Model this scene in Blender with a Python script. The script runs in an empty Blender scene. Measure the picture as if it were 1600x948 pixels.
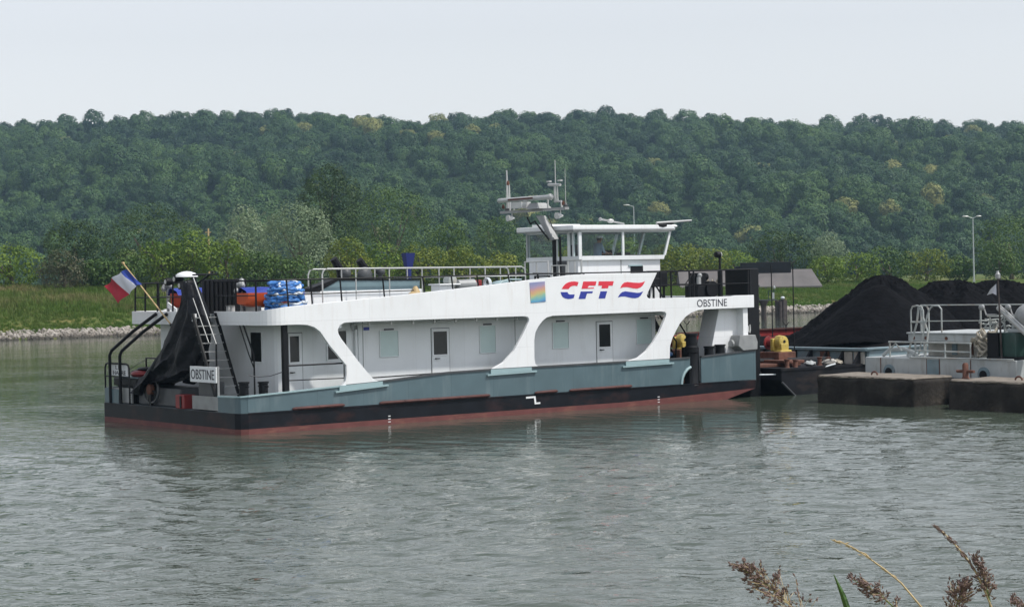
import bpy, bmesh, math, random
import numpy as np
from mathutils import Vector, Matrix
from mathutils.geometry import tessellate_polygon

SC = bpy.context.scene
COL = SC.collection
RAD = math.radians

# ---------------------------------------------------------------- camera
FPX, HZ, ROLL, HEAD = 3041.0, 435.4, -0.0221, 0.639      # focal length in photo pixels, horizon row, roll, heading of the boat
PITCH = math.atan((474 - HZ) / FPX)
cp, sp, cr, sr = math.cos(PITCH), math.sin(PITCH), math.cos(ROLL), math.sin(ROLL)
FWD, UPV, RGT = np.array([0, cp, -sp]), np.array([0, sp, cp]), np.array([1.0, 0, 0])
CAMH = 4.4366
CAM = np.array([0, 0, CAMH])
cam = bpy.data.cameras.new('camera')
camo = bpy.data.objects.new('camera', cam)
COL.objects.link(camo)
cx = cr * RGT + sr * -1 * UPV * -1 * -1          # camera right axis, rolled
cx = cr * RGT - sr * (-UPV)
cz = -FWD
cy = np.cross(cz, cx)
camo.matrix_world = Matrix(((cx[0], cy[0], cz[0], 0), (cx[1], cy[1], cz[1], 0), (cx[2], cy[2], cz[2], CAMH), (0, 0, 0, 1)))
cam.sensor_width = 36
cam.lens = 36 * FPX / 1600
cam.clip_start = 0.2
cam.clip_end = 6000
SC.camera = camo

# ---------------------------------------------------------------- sky, sun, exposure
SUN_EL = RAD(57)
SUN_DIR = np.array([0.93, -0.36])                # horizontal direction towards the sun
SUN_DIR = SUN_DIR / np.linalg.norm(SUN_DIR)
world = bpy.data.worlds.new('World')
SC.world = world
world.use_nodes = True
nt = world.node_tree
bg = nt.nodes['Background']
sky = nt.nodes.new('ShaderNodeTexSky')
sky.sky_type = 'NISHITA'
sky.sun_disc = False
sky.sun_elevation = SUN_EL
sky.sun_rotation = math.atan2(SUN_DIR[0], SUN_DIR[1])
sky.altitude = 0
sky.air_density = 1.45
sky.dust_density = 0.8
sky.ozone_density = 1.5
hs_ = nt.nodes.new('ShaderNodeHueSaturation'); hs_.inputs['Saturation'].default_value = 0.24       # thin high veil of cloud
tn_ = nt.nodes.new('ShaderNodeMix'); tn_.data_type = 'RGBA'; tn_.blend_type = 'MULTIPLY'; tn_.inputs[0].default_value = 1; tn_.inputs[7].default_value = (1.01, 1.0, 1.04, 1)
nt.links.new(sky.outputs[0], hs_.inputs['Color']); nt.links.new(hs_.outputs[0], tn_.inputs[6]); nt.links.new(tn_.outputs[2], bg.inputs[0])
bg.inputs[1].default_value = 0.15
sun = bpy.data.lights.new('sun', 'SUN')
sun.energy = 3.25
sun.angle = RAD(2.5)
sun.color = (1.0, 0.955, 0.89)
suno = bpy.data.objects.new('sun', sun)
COL.objects.link(suno)
sd = Vector((SUN_DIR[0] * math.cos(SUN_EL), SUN_DIR[1] * math.cos(SUN_EL), math.sin(SUN_EL)))
suno.rotation_euler = sd.to_track_quat('Z', 'Y').to_euler()
suno.location = sd * 60
vs = SC.view_settings
vs.view_transform = 'Standard'
vs.look = 'None'
vs.gamma = 1
vs.exposure = 0.1
vs.use_curve_mapping = False
SC.cycles.use_denoising = True
SC.cycles.max_bounces = 8
SC.cycles.transparent_max_bounces = 12
SC.cycles.volume_bounces = 0

# ---------------------------------------------------------------- measuring helpers
def ray(px, py):
    u, v = px - 800, py - 474
    return FWD + RGT * ((cr * u + sr * v) / FPX) - UPV * ((-sr * u + cr * v) / FPX)
r0 = ray(375, 680)
O = CAM + r0 * (FPX / 53.0)
FX = np.array([math.cos(HEAD), math.sin(HEAD), 0]); FY = np.array([-math.sin(HEAD), math.cos(HEAD), 0]); FZ = np.array([0, 0, 1.0])
def _hit(px, py, n, d):
    r = ray(px, py); p = CAM + r * ((d - n @ (CAM - O)) / (n @ r)) - O
    return np.array([p @ FX, p @ FY, p @ FZ])
def SD(px, py, c=0.0): return _hit(px, py, FY, c)       # point of the boat's frame on the plane y = c
def FC(px, py, u=0.0): return _hit(px, py, FX, u)       # ... on the plane u = const
def S2W(p): return O + FX * p[0] + FY * p[1] + FZ * p[2]
def WD(px, py, D):                                      # world point at depth D
    r = ray(px, py); return CAM + r * (D / r[1])
rng = np.random.default_rng(7)
random.seed(7)

# ---------------------------------------------------------------- mesh builder
class MB:
    def __init__(s): s.v, s.f, s.m, s.mi = [], [], [], 0
    def add(s, vs_, fs):
        b = len(s.v); s.v += [tuple(map(float, q)) for q in vs_]
        for f in fs: s.f.append([b + i for i in f]); s.m.append(s.mi)
        return s
    def box(s, u0, u1, y0, y1, z0, z1):
        return s.add([(u0,y0,z0),(u1,y0,z0),(u1,y1,z0),(u0,y1,z0),(u0,y0,z1),(u1,y0,z1),(u1,y1,z1),(u0,y1,z1)],
                     [(3,2,1,0),(4,5,6,7),(0,1,5,4),(1,2,6,5),(2,3,7,6),(3,0,4,7)])
    def _prism(s, pts, emb, d0, d1):
        n = len(pts)
        tri = tessellate_polygon([[Vector((p[0], p[1], 0)) for p in pts]])
        vv = [emb(p[0], p[1], d0) for p in pts] + [emb(p[0], p[1], d1) for p in pts]
        ff = [tuple(t) for t in tri] + [tuple(i + n for i in reversed(t)) for t in tri]
        ff += [(i, (i + 1) % n, (i + 1) % n + n, i + n) for i in range(n)]
        return s.add(vv, ff)
    def puz(s, pts, y0, y1): return s._prism(pts, lambda a, b, d: (a, d, b), y0, y1)
    def pyz(s, pts, u0, u1): return s._prism(pts, lambda a, b, d: (d, a, b), u0, u1)
    def puy(s, pts, z0, z1): return s._prism(pts, lambda a, b, d: (a, b, d), z0, z1)
    def cyl(s, p0, p1, r0, r1=None, n=10):
        return s.tube([p0, p1], [r0, r0 if r1 is None else r1], n)
    def tube(s, pts, r, n=6, closed=False):
        P = [np.array(p, float) for p in pts]; k = len(P)
        R = r if isinstance(r, (list, tuple, np.ndarray)) else [r] * k
        vv, up = [], None
        for i in range(k):
            a = P[(i - 1) % k] if (i or closed) else P[i]; b = P[(i + 1) % k] if (i < k - 1 or closed) else P[i]
            t = b - a; t = t / (np.linalg.norm(t) + 1e-9)
            if up is None or abs(t @ up) > .97:
                up = np.array([0, 0, 1.0]) if abs(t[2]) < .9 else np.array([1.0, 0, 0])
            x = np.cross(t, up); x /= np.linalg.norm(x); y = np.cross(x, t)
            for j in range(n):
                a_ = 2 * math.pi * j / n
                vv.append(P[i] + (x * math.cos(a_) + y * math.sin(a_)) * R[i])
        ff = []
        for i in range(k if closed else k - 1):
            for j in range(n):
                i2, j2 = (i + 1) % k, (j + 1) % n
                ff.append((i * n + j, i2 * n + j, i2 * n + j2, i * n + j2))
        if not closed:
            ff += [tuple(range(n)), tuple((k - 1) * n + j for j in reversed(range(n)))]
        return s.add(vv, ff)
    def ball(s, c, r, n=10, m=7):
        r = (r, r, r) if isinstance(r, (int, float)) else r
        vv = [(c[0], c[1], c[2] - r[2])]
        for i in range(1, m):
            t = math.pi * i / m
            for j in range(n):
                a = 2 * math.pi * j / n
                vv.append((c[0] + r[0] * math.sin(t) * math.cos(a), c[1] + r[1] * math.sin(t) * math.sin(a), c[2] - r[2] * math.cos(t)))
        vv.append((c[0], c[1], c[2] + r[2]))
        ff = [(0, 1 + (j + 1) % n, 1 + j) for j in range(n)]
        for i in range(m - 2):
            for j in range(n):
                ff.append((1 + i*n + j, 1 + i*n + (j+1) % n, 1 + (i+1)*n + (j+1) % n, 1 + (i+1)*n + j))
        L = len(vv) - 1
        ff += [(L, 1 + (m-2)*n + j, 1 + (m-2)*n + (j+1) % n) for j in range(n)]
        return s.add(vv, ff)
    def lathe(s, c, prof, n=14, ax='z'):
        vv = []
        for (r, h) in prof:
            for j in range(n):
                a = 2 * math.pi * j / n; q = (r * math.cos(a), r * math.sin(a), h)
                if ax == 'u': q = (q[2], q[0], q[1])
                if ax == 'y': q = (q[1], q[2], q[0])
                vv.append((c[0] + q[0], c[1] + q[1], c[2] + q[2]))
        k = len(prof)
        ff = [(i*n + j, i*n + (j+1) % n, (i+1)*n + (j+1) % n, (i+1)*n + j) for i in range(k-1) for j in range(n)]
        ff += [tuple(reversed(range(n))), tuple((k-1)*n + j for j in range(n))]
        return s.add(vv, ff)
    def strip(s, path, z0, z1, th):
        """upright sheet along a plan path; z0, z1 numbers or lists; th = thickness towards the left of the path"""
        k = len(path); vv = []
        Z0 = z0 if isinstance(z0, (list, tuple)) else [z0] * k; Z1 = z1 if isinstance(z1, (list, tuple)) else [z1] * k
        for i, p in enumerate(path):
            a, b = np.array(path[max(i-1, 0)], float), np.array(path[min(i+1, k-1)], float)
            t = (b - a) / (np.linalg.norm(b - a) + 1e-9); nn = np.array([-t[1], t[0]]) * th
            vv += [(p[0], p[1], Z0[i]), (p[0], p[1], Z1[i]), (p[0] + nn[0], p[1] + nn[1], Z1[i]), (p[0] + nn[0], p[1] + nn[1], Z0[i])]
        ff = []
        for i in range(k - 1):
            for j in range(4): ff.append((i*4 + j, i*4 + (j+1) % 4, (i+1)*4 + (j+1) % 4, (i+1)*4 + j))
        ff += [(0, 1, 2, 3), tuple((k-1)*4 + j for j in (3, 2, 1, 0))]
        return s.add(vv, ff)
    def mesh(s, name, mats, off=(0, 0, 0), smooth=False, bevel=0, fix=True):
        me = bpy.data.meshes.new(name)
        V = np.array(s.v, float) - np.array(off, float)
        me.from_pydata([tuple(q) for q in V], [], s.f)
        for m in (mats if isinstance(mats, (list, tuple)) else [mats]): me.materials.append(m)
        me.polygons.foreach_set('material_index', s.m)
        if fix:
            bm = bmesh.new(); bm.from_mesh(me)
            bmesh.ops.recalc_face_normals(bm, faces=bm.faces)
            bm.to_mesh(me); bm.free()
        if smooth:
            me.polygons.foreach_set('use_smooth', [True] * len(me.polygons))
            me.set_sharp_from_angle(angle=RAD(38))
        me.update()
        return me

# ---------------------------------------------------------------- things and parts
def props(o, label=None, cat=None, group=None, kind=None):
    if label: o['label'] = label
    if cat: o['category'] = cat
    if group: o['group'] = group
    if kind: o['kind'] = kind
    return o
BASE = {}
def place(o, base, frame):
    if frame == 'S':
        o.location = tuple(S2W(base)); o.rotation_euler = (0, 0, HEAD)
    else:
        o.location = tuple(base)
    BASE[o.name] = np.array(base, float)
def thing(name, label, cat, base=(0, 0, 0), frame='S', group=None):
    o = bpy.data.objects.new(name, None); COL.objects.link(o)
    o.empty_display_size = 0.3
    place(o, base, frame)
    return props(o, label, cat, group)
def base_of(o):
    while o.parent: o = o.parent
    return BASE[o.name]
def addbevel(o, w):
    b = o.modifiers.new('bevel', 'BEVEL'); b.width = w; b.segments = 2; b.limit_method = 'ANGLE'; b.angle_limit = RAD(40)
def part(parent, name, mb, mats, label=None, smooth=False, bevel=0):
    me = mb if isinstance(mb, bpy.types.Mesh) else mb.mesh(name, mats, base_of(parent), smooth)
    o = bpy.data.objects.new(name, me); COL.objects.link(o); o.parent = parent
    if label: o['label'] = label
    if bevel: addbevel(o, bevel)
    return o
def single(name, mb, mats, label, cat, base=(0, 0, 0), frame='S', group=None, smooth=False, bevel=0, kind=None):
    me = mb if isinstance(mb, bpy.types.Mesh) else mb.mesh(name, mats, base, smooth)
    o = bpy.data.objects.new(name, me); COL.objects.link(o); place(o, base, frame)
    if bevel: addbevel(o, bevel)
    return props(o, label, cat, group, kind)

# ---------------------------------------------------------------- materials
def N(m, t, **k):
    n = m.node_tree.nodes.new(t)
    for a, b in k.items(): setattr(n, a, b)
    return n
def mat(name, col, rough=0.5, metal=0.0, var=0.12, scale=3.0, dirt=None, dirt_amt=0.0, dirt_scale=(1, 1, 1), spec=0.5, bump=0.0, bscale=20, seam=None):
    m = bpy.data.materials.new(name); m.use_nodes = True
    nd, lk = m.node_tree.nodes, m.node_tree.links
    b = nd['Principled BSDF']
    b.inputs['Roughness'].default_value = rough; b.inputs['Metallic'].default_value = metal
    b.inputs['Specular IOR Level'].default_value = spec
    tc = N(m, 'ShaderNodeTexCoord')
    no = N(m, 'ShaderNodeTexNoise'); no.inputs['Scale'].default_value = scale; no.inputs['Detail'].default_value = 5
    lk.new(tc.outputs['Object'], no.inputs['Vector'])
    rp = N(m, 'ShaderNodeValToRGB')
    rp.color_ramp.elements[0].position = .3; rp.color_ramp.elements[1].position = .7
    rp.color_ramp.elements[0].color = tuple(c * (1 - var) for c in col) + (1,)
    rp.color_ramp.elements[1].color = tuple(min(1, c * (1 + var)) for c in col) + (1,)
    lk.new(no.outputs['Fac'], rp.inputs[0])
    out = rp.outputs[0]
    if dirt:
        mp = N(m, 'ShaderNodeMapping'); mp.inputs['Scale'].default_value = dirt_scale
        lk.new(tc.outputs['Object'], mp.inputs[0])
        n2 = N(m, 'ShaderNodeTexNoise'); n2.inputs['Scale'].default_value = 1.0; n2.inputs['Detail'].default_value = 6; n2.inputs['Roughness'].default_value = .65
        lk.new(mp.outputs[0], n2.inputs['Vector'])
        r2 = N(m, 'ShaderNodeValToRGB'); r2.color_ramp.elements[0].position = .52; r2.color_ramp.elements[1].position = .75
        r2.color_ramp.elements[1].color = (dirt_amt,) * 3 + (1,)
        lk.new(n2.outputs['Fac'], r2.inputs[0])
        mx = N(m, 'ShaderNodeMix', data_type='RGBA'); mx.inputs[7].default_value = tuple(dirt) + (1,)
        lk.new(r2.outputs[0], mx.inputs[0]); lk.new(out, mx.inputs[6]); out = mx.outputs[2]
    if seam:                                       # welded plate seams: size of a plate, darkening along the weld
        sx_ = N(m, 'ShaderNodeSeparateXYZ'); cb_ = N(m, 'ShaderNodeCombineXYZ'); lk.new(tc.outputs['Object'], sx_.inputs[0])
        lk.new(sx_.outputs[0], cb_.inputs[0]); lk.new(sx_.outputs[2], cb_.inputs[1])
        bk = N(m, 'ShaderNodeTexBrick'); bk.inputs['Scale'].default_value = 1; bk.inputs['Mortar Size'].default_value = .012; bk.inputs['Mortar Smooth'].default_value = .6
        bk.inputs['Brick Width'].default_value = seam[0]; bk.inputs['Row Height'].default_value = seam[1]; bk.offset = .37
        for i_, c_ in ((1, 1), (2, .965), (3, seam[2])): bk.inputs[i_].default_value = (c_, c_, c_, 1)
        lk.new(cb_.outputs[0], bk.inputs['Vector'])
        ml = N(m, 'ShaderNodeMix', data_type='RGBA', blend_type='MULTIPLY'); ml.inputs[0].default_value = 1
        lk.new(out, ml.inputs[6]); lk.new(bk.outputs['Color'], ml.inputs[7]); out = ml.outputs[2]
    lk.new(out, b.inputs['Base Color'])
    if bump:
        n3 = N(m, 'ShaderNodeTexNoise'); n3.inputs['Scale'].default_value = bscale; n3.inputs['Detail'].default_value = 4
        lk.new(tc.outputs['Object'], n3.inputs['Vector'])
        bp = N(m, 'ShaderNodeBump'); bp.inputs['Strength'].default_value = bump; bp.inputs['Distance'].default_value = .05
        lk.new(n3.outputs['Fac'], bp.inputs['Height']); lk.new(bp.outputs[0], b.inputs['Normal'])
    return m
def emit_none(): pass
M = {}
M['white'] = mat('white paint', (.81, .83, .84), .38, seam=(2.3, 1.1, .88), var=.03, scale=1.2, dirt=(.52, .44, .36), dirt_amt=.24, dirt_scale=(5, 5, .6))
M['wall'] = mat('off white deckhouse paint', (.74, .77, .775), .42, seam=(1.9, 3.2, .9), var=.03, scale=1.5, dirt=(.45, .45, .42), dirt_amt=.25, dirt_scale=(3, 3, .6))
M['panel'] = mat('pale green shutter paint', (.50, .62, .60), .3, var=.03)
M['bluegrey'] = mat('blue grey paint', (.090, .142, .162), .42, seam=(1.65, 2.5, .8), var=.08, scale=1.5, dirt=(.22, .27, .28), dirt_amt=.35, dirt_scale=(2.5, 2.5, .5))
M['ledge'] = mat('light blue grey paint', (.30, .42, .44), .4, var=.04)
M['hullblack'] = mat('black hull paint', (.008, .010, .014), .5, var=.3, scale=2, spec=.2, dirt=(.085, .035, .028), dirt_amt=.45, dirt_scale=(.9, .9, 1.6))
M['hullred'] = mat('red antifouling', (.135, .042, .038), .6, var=.15, scale=2.5, dirt=(.30, .14, .09), dirt_amt=.5, dirt_scale=(1.5, 1.5, 6))
M['rustred'] = mat('rusty red strip', (.085, .030, .026), .7, var=.3, scale=5)
M['deckgrey'] = mat('deck grey', (.10, .12, .125), .7, var=.2, scale=2)
M['updeck'] = mat('upper deck paint', (.20, .22, .22), .7, var=.15, scale=2)
M['black'] = mat('black paint', (.009, .010, .012), .5, var=.2, spec=.2)
M['tarp'] = mat('black tarpaulin', (.006, .007, .010), .5, var=.4, scale=4, spec=.25, bump=.8, bscale=5)
M['alu'] = mat('pale metal', (.50, .51, .50), .4, .3, var=.1)
M['greymetal'] = mat('grey metal', (.30, .31, .31), .45, .2, var=.15)
M['dkgrey'] = mat('dark grey', (.06, .065, .07), .5, var=.2)
M['wood'] = mat('varnished pole wood', (.48, .35, .17), .5, var=.1)
M['flagblue'] = mat('flag blue', (.02, .05, .28), .8, var=.08)
M['flagwhite'] = mat('flag white', (.72, .73, .80), .8, var=.04)
M['flagred'] = mat('flag red', (.40, .015, .035), .8, var=.08)
M['logored'] = mat('logo red', (.68, .03, .055), .4, var=.04)
M['logoblue'] = mat('logo blue', (.018, .035, .30), .4, var=.04)
M['letter'] = mat('black lettering', (.012, .012, .03), .45, var=.05)
M['orange'] = mat('orange boat hull', (.62, .10, .025), .4, var=.1)
M['orange_shaded'] = mat('shaded orange boat hull', (.40, .045, .02), .45, var=.12)  # left lifeboat: the orange hull paint with its shade put into the colour
M['bluecover'] = mat('blue cover', (.012, .038, .30), .5, var=.15, scale=6, bump=.3)
M['navy'] = mat('navy blue paint', (.006, .016, .13), .5, var=.1)
M['hoseblue'] = mat('blue hose', (.045, .19, .50), .45, var=.5, scale=9)
M['hosewhite'] = mat('white hose', (.62, .67, .70), .45, var=.12, scale=9)
M['yellow'] = mat('yellow machine paint', (.50, .38, .08), .5, var=.12, scale=6, dirt=(.18, .10, .05), dirt_amt=.6, dirt_scale=(6, 6, 6))
M['redpaint'] = mat('red paint', (.22, .022, .022), .5, var=.15)
M['rust'] = mat('rust', (.12, .05, .032), .8, var=.4, scale=5)
M['bargeblack'] = mat('barge black', (.010, .011, .014), .6, spec=.2, var=.4, scale=2, dirt=(.07, .05, .04), dirt_amt=.5, dirt_scale=(1, 1, 3))
M['coaming'] = mat('barge blue grey coaming', (.18, .25, .28), .55, var=.15, scale=3, dirt=(.2, .12, .08), dirt_amt=.4, dirt_scale=(2, 2, 2))
M['stain'] = mat('stained white steel', (.42, .40, .36), .6, var=.3, scale=4, dirt=(.12, .06, .035), dirt_amt=.9, dirt_scale=(2, 2, 2))
M['oldwhite'] = mat('old white paint', (.40, .43, .43), .5, var=.1, scale=2, dirt=(.22, .20, .17), dirt_amt=.75, dirt_scale=(3, 3, .8))
M['oldrail'] = mat('old pale railing', (.36, .39, .38), .5, var=.15, scale=4, dirt=(.32, .2, .12), dirt_amt=.7, dirt_scale=(3, 3, 3))
M['green'] = mat('dark green steel', (.012, .045, .036), .5, var=.25, scale=3, dirt=(.12, .15, .14), dirt_amt=.5, dirt_scale=(3, 3, 1))
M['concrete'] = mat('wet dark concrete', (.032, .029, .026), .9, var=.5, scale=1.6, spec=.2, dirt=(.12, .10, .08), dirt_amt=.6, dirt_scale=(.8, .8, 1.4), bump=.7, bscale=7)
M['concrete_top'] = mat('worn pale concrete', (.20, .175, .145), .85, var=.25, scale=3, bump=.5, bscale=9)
M['rope'] = mat('old rope', (.36, .33, .27), .9, var=.3, scale=12)
M['skin'] = mat('skin', (.42, .22, .15), .6, var=.05)
M['shirt'] = mat('pale blue shirt', (.30, .38, .48), .8, var=.1)
M['trousers'] = mat('dark trousers', (.03, .035, .05), .8, var=.1)
M['hair'] = mat('dark hair', (.03, .02, .015), .7, var=.1)
M['seat'] = mat('black leather', (.012, .012, .014), .5, var=.1)
M['shedroof'] = mat('weathered grey roof sheets', (.150, .142, .140), .8, var=.12, scale=.8, spec=.1, dirt=(.18, .15, .15), dirt_amt=.6, dirt_scale=(.8, .8, .5))
M['pile'] = mat('tarred timber pile', (.055, .045, .042), .85, var=.4, scale=3)
M['bark'] = mat('bark', (.09, .07, .05), .9, var=.3, scale=4)
M['lamp'] = mat('galvanised lamp post', (.42, .46, .47), .5, .3, var=.08)

def glass(name, tint=(.72, .78, .78), gl=.12):
    m = bpy.data.materials.new(name); m.use_nodes = True
    nd, lk = m.node_tree.nodes, m.node_tree.links
    for n in list(nd):
        if n.type != 'OUTPUT_MATERIAL': nd.remove(n)
    out = [n for n in nd if n.type == 'OUTPUT_MATERIAL'][0]
    tr = N(m, 'ShaderNodeBsdfTransparent'); tr.inputs[0].default_value = tint + (1,)
    g = N(m, 'ShaderNodeBsdfGlossy'); g.inputs['Roughness'].default_value = .03; g.inputs[0].default_value = (.9, .95, 1, 1)
    fr = N(m, 'ShaderNodeLayerWeight'); fr.inputs[0].default_value = .12
    ad = N(m, 'ShaderNodeMath', operation='MULTIPLY_ADD'); ad.inputs[1].default_value = .5; ad.inputs[2].default_value = gl
    lk.new(fr.outputs['Fresnel'], ad.inputs[0])
    mx = N(m, 'ShaderNodeMixShader')
    lk.new(ad.outputs[0], mx.inputs[0]); lk.new(tr.outputs[0], mx.inputs[1]); lk.new(g.outputs[0], mx.inputs[2])
    lk.new(mx.outputs[0], out.inputs[0])
    return m
M['glass'] = glass('wheelhouse glass', (.70, .77, .77), .02)
M['darkglass'] = mat('dark window glass', (.018, .022, .022), .12, var=.3, scale=1.2, spec=.4)
M['tealglass'] = mat('blue grey skylight panel', (.16, .24, .27), .3, var=.08, scale=2)

def holo():
    m = bpy.data.materials.new('rainbow panel'); m.use_nodes = True
    lk = m.node_tree.links; b = m.node_tree.nodes['Principled BSDF']; b.inputs['Roughness'].default_value = .3
    tc = N(m, 'ShaderNodeTexCoord'); mp = N(m, 'ShaderNodeMapping')
    mp.inputs['Location'].default_value = (0, 0, 0)
    lk.new(tc.outputs['Generated'], mp.inputs[0])
    sx = N(m, 'ShaderNodeSeparateXYZ'); lk.new(mp.outputs[0], sx.inputs[0])
    no = N(m, 'ShaderNodeTexNoise'); no.inputs['Scale'].default_value = 3; lk.new(tc.outputs['Generated'], no.inputs['Vector'])
    a1 = N(m, 'ShaderNodeMath', operation='MULTIPLY_ADD'); a1.inputs[1].default_value = .25; lk.new(no.outputs['Fac'], a1.inputs[0]); lk.new(sx.outputs[2], a1.inputs[2])
    a2 = N(m, 'ShaderNodeMath', operation='MULTIPLY_ADD'); a2.inputs[1].default_value = -.2; lk.new(sx.outputs[0], a2.inputs[0]); lk.new(a1.outputs[0], a2.inputs[2])
    rp = N(m, 'ShaderNodeValToRGB'); lk.new(a2.outputs[0], rp.inputs[0])
    cs = [(.0, (.10, .22, .45)), (.14, (.10, .34, .52)), (.3, (.25, .46, .34)), (.42, (.50, .46, .20)), (.56, (.58, .34, .20)), (.7, (.48, .28, .30)), (.82, (.34, .28, .42)), (1, (.24, .26, .44))]
    el = rp.color_ramp.elements
    el[0].position, el[0].color = cs[0][0], cs[0][1] + (1,)
    el[1].position, el[1].color = cs[-1][0], cs[-1][1] + (1,)
    for p, c in cs[1:-1]:
        e = el.new(p); e.color = c + (1,)
    lk.new(rp.outputs[0], b.inputs['Base Color'])
    return m
M['holo'] = holo()

def foliage(name, lo, hi, yel=None, instancer=False, transl=.3, rand=True):
    m = bpy.data.materials.new(name); m.use_nodes = True
    nd, lk = m.node_tree.nodes, m.node_tree.links
    b = nd['Principled BSDF']; out = nd['Material Output']
    b.inputs['Roughness'].default_value = .55; b.inputs['Specular IOR Level'].default_value = .25
    at = N(m, 'ShaderNodeAttribute', attribute_name='tint')
    rp = N(m, 'ShaderNodeValToRGB')
    rp.color_ramp.elements[0].color = lo + (1,); rp.color_ramp.elements[1].color = hi + (1,)
    lk.new(at.outputs['Fac'], rp.inputs[0]); col = rp.outputs[0]
    if instancer:
        ai = N(m, 'ShaderNodeAttribute', attribute_name='itint', attribute_type='INSTANCER')
        r2 = N(m, 'ShaderNodeValToRGB'); el = r2.color_ramp.elements
        el[0].position = 0; el[0].color = (.34, .50, .58, 1); el[1].position = .93; el[1].color = (1.75, 1.5, 1.15, 1)
        e = el.new(.5); e.color = (1, 1, 1, 1); e = el.new(1.0); e.color = (5.4, 2.55, 2.7, 1)
        lk.new(ai.outputs['Fac'], r2.inputs[0])
        mx = N(m, 'ShaderNodeMix', data_type='RGBA', blend_type='MULTIPLY'); mx.inputs[0].default_value = 1
        lk.new(col, mx.inputs[6]); lk.new(r2.outputs[0], mx.inputs[7]); col = mx.outputs[2]
    lk.new(col, b.inputs['Base Color'])
    tr = N(m, 'ShaderNodeBsdfTranslucent'); lk.new(col, tr.inputs[0])
    ms = N(m, 'ShaderNodeMixShader'); ms.inputs[0].default_value = transl
    lk.new(b.outputs[0], ms.inputs[1]); lk.new(tr.outputs[0], ms.inputs[2]); lk.new(ms.outputs[0], out.inputs[0])
    return m

# ================================================================ SETTING
# shoreline of the far bank: origin, direction, inland normal
SH0 = np.array([-45.0, 171.0]); SHE = np.array([math.cos(RAD(28.2)), math.sin(RAD(28.2))]); SHN = np.array([-SHE[1], SHE[0]])
RIDX = np.array([-600, -274, -239, -229, -201, -170, -136, -87, -53, -18, 37, 71, 116, 175, 209, 243, 278, 600.])
RIDZ = np.array([90, 95.1, 95.4, 93.5, 96.3, 98, 97.3, 97.2, 91, 93.6, 94.5, 91.7, 90, 85.2, 86.2, 82, 80.5, 76.]) - 10.5
def hill_z(X, Y):
    rz = np.interp(X, RIDX, RIDZ)
    t = np.clip((Y - 620) / 430, 0, 1)
    w = 8.0 * np.sin(X / 41.0 + Y / 75.0 + .6 * np.sin(X / 90.0)) * np.sin(Y / 58.0 + 1.3 + X / 160.0) * np.clip(t * 3, 0, 1) * np.clip((1 - t) * 4, 0, 1)
    prof = t ** 0.95
    return 2.0 + (rz - 2.0) * prof + w
def bank_z(t, s):
    zt = np.interp(t, [-60, -5, 25, 70, 110, 200], [4.4, 4.4, 4.2, 3.0, 2.7, 2.7])
    ss = [-400, -12, -2, 0, 1.8, 6, 14, 30, 60, 700]
    base = np.interp(s, ss, [-3, -3, -.8, 0, .65, 1.5, 2.6, 4.0, 4.2, 3.6])
    return np.where(s > .65, np.where(base > .65, .65 + (base - .65) * (zt - .65) / 3.35, base), base)
def ground_z(X, Y):
    X, Y = np.asarray(X, float), np.asarray(Y, float)
    t = (X - SH0[0]) * SHE[0] + (Y - SH0[1]) * SHE[1]; s = (X - SH0[0]) * SHN[0] + (Y - SH0[1]) * SHN[1]
    b = bank_z(t, s)
    bumps = .18 * np.sin(X * .7 + 1.3 * np.sin(Y * .31)) * np.sin(Y * .53) * np.clip((s - 4) / 6, 0, 1)
    return np.where(Y > 615, np.maximum(hill_z(X, Y), b + 0), b + bumps)
tt = np.concatenate([np.arange(-700, -60, 40), np.arange(-60, 150, 1.5), np.arange(150, 900, 40)])
s_ = np.concatenate([[-330, -200, -100, -50, -20, -12, -8, -4, -2, -1], np.arange(0, 40, .8), np.arange(40, 300, 12), np.arange(300, 1300, 12)])
TT, SS = np.meshgrid(tt, s_, indexing='ij')
GX = SH0[0] + TT * SHE[0] + SS * SHN[0]; GY = SH0[1] + TT * SHE[1] + SS * SHN[1]
GZ = ground_z(GX, GY)
na, nb = GX.shape
idx = np.arange(na * nb).reshape(na, nb)
quads = np.stack([idx[:-1, :-1], idx[1:, :-1], idx[1:, 1:], idx[:-1, 1:]], -1).reshape(-1, 4)
def np_mesh(name, V, F, mats, smooth=False):
    me = bpy.data.meshes.new(name)
    V = np.asarray(V, np.float32); F = np.asarray(F, np.int32)
    k = F.shape[1]
    me.vertices.add(len(V)); me.vertices.foreach_set('co', V.ravel())
    me.loops.add(F.size); me.loops.foreach_set('vertex_index', F.ravel())
    me.polygons.add(len(F)); me.polygons.foreach_set('loop_start', np.arange(0, F.size, k, dtype=np.int32))
    me.polygons.foreach_set('loop_total', np.full(len(F), k, np.int32))
    for m in (mats if isinstance(mats, (list, tuple)) else [mats]): me.materials.append(m)
    if smooth: me.polygons.foreach_set('use_smooth', np.ones(len(F), bool))
    me.update(calc_edges=True)
    return me
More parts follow.
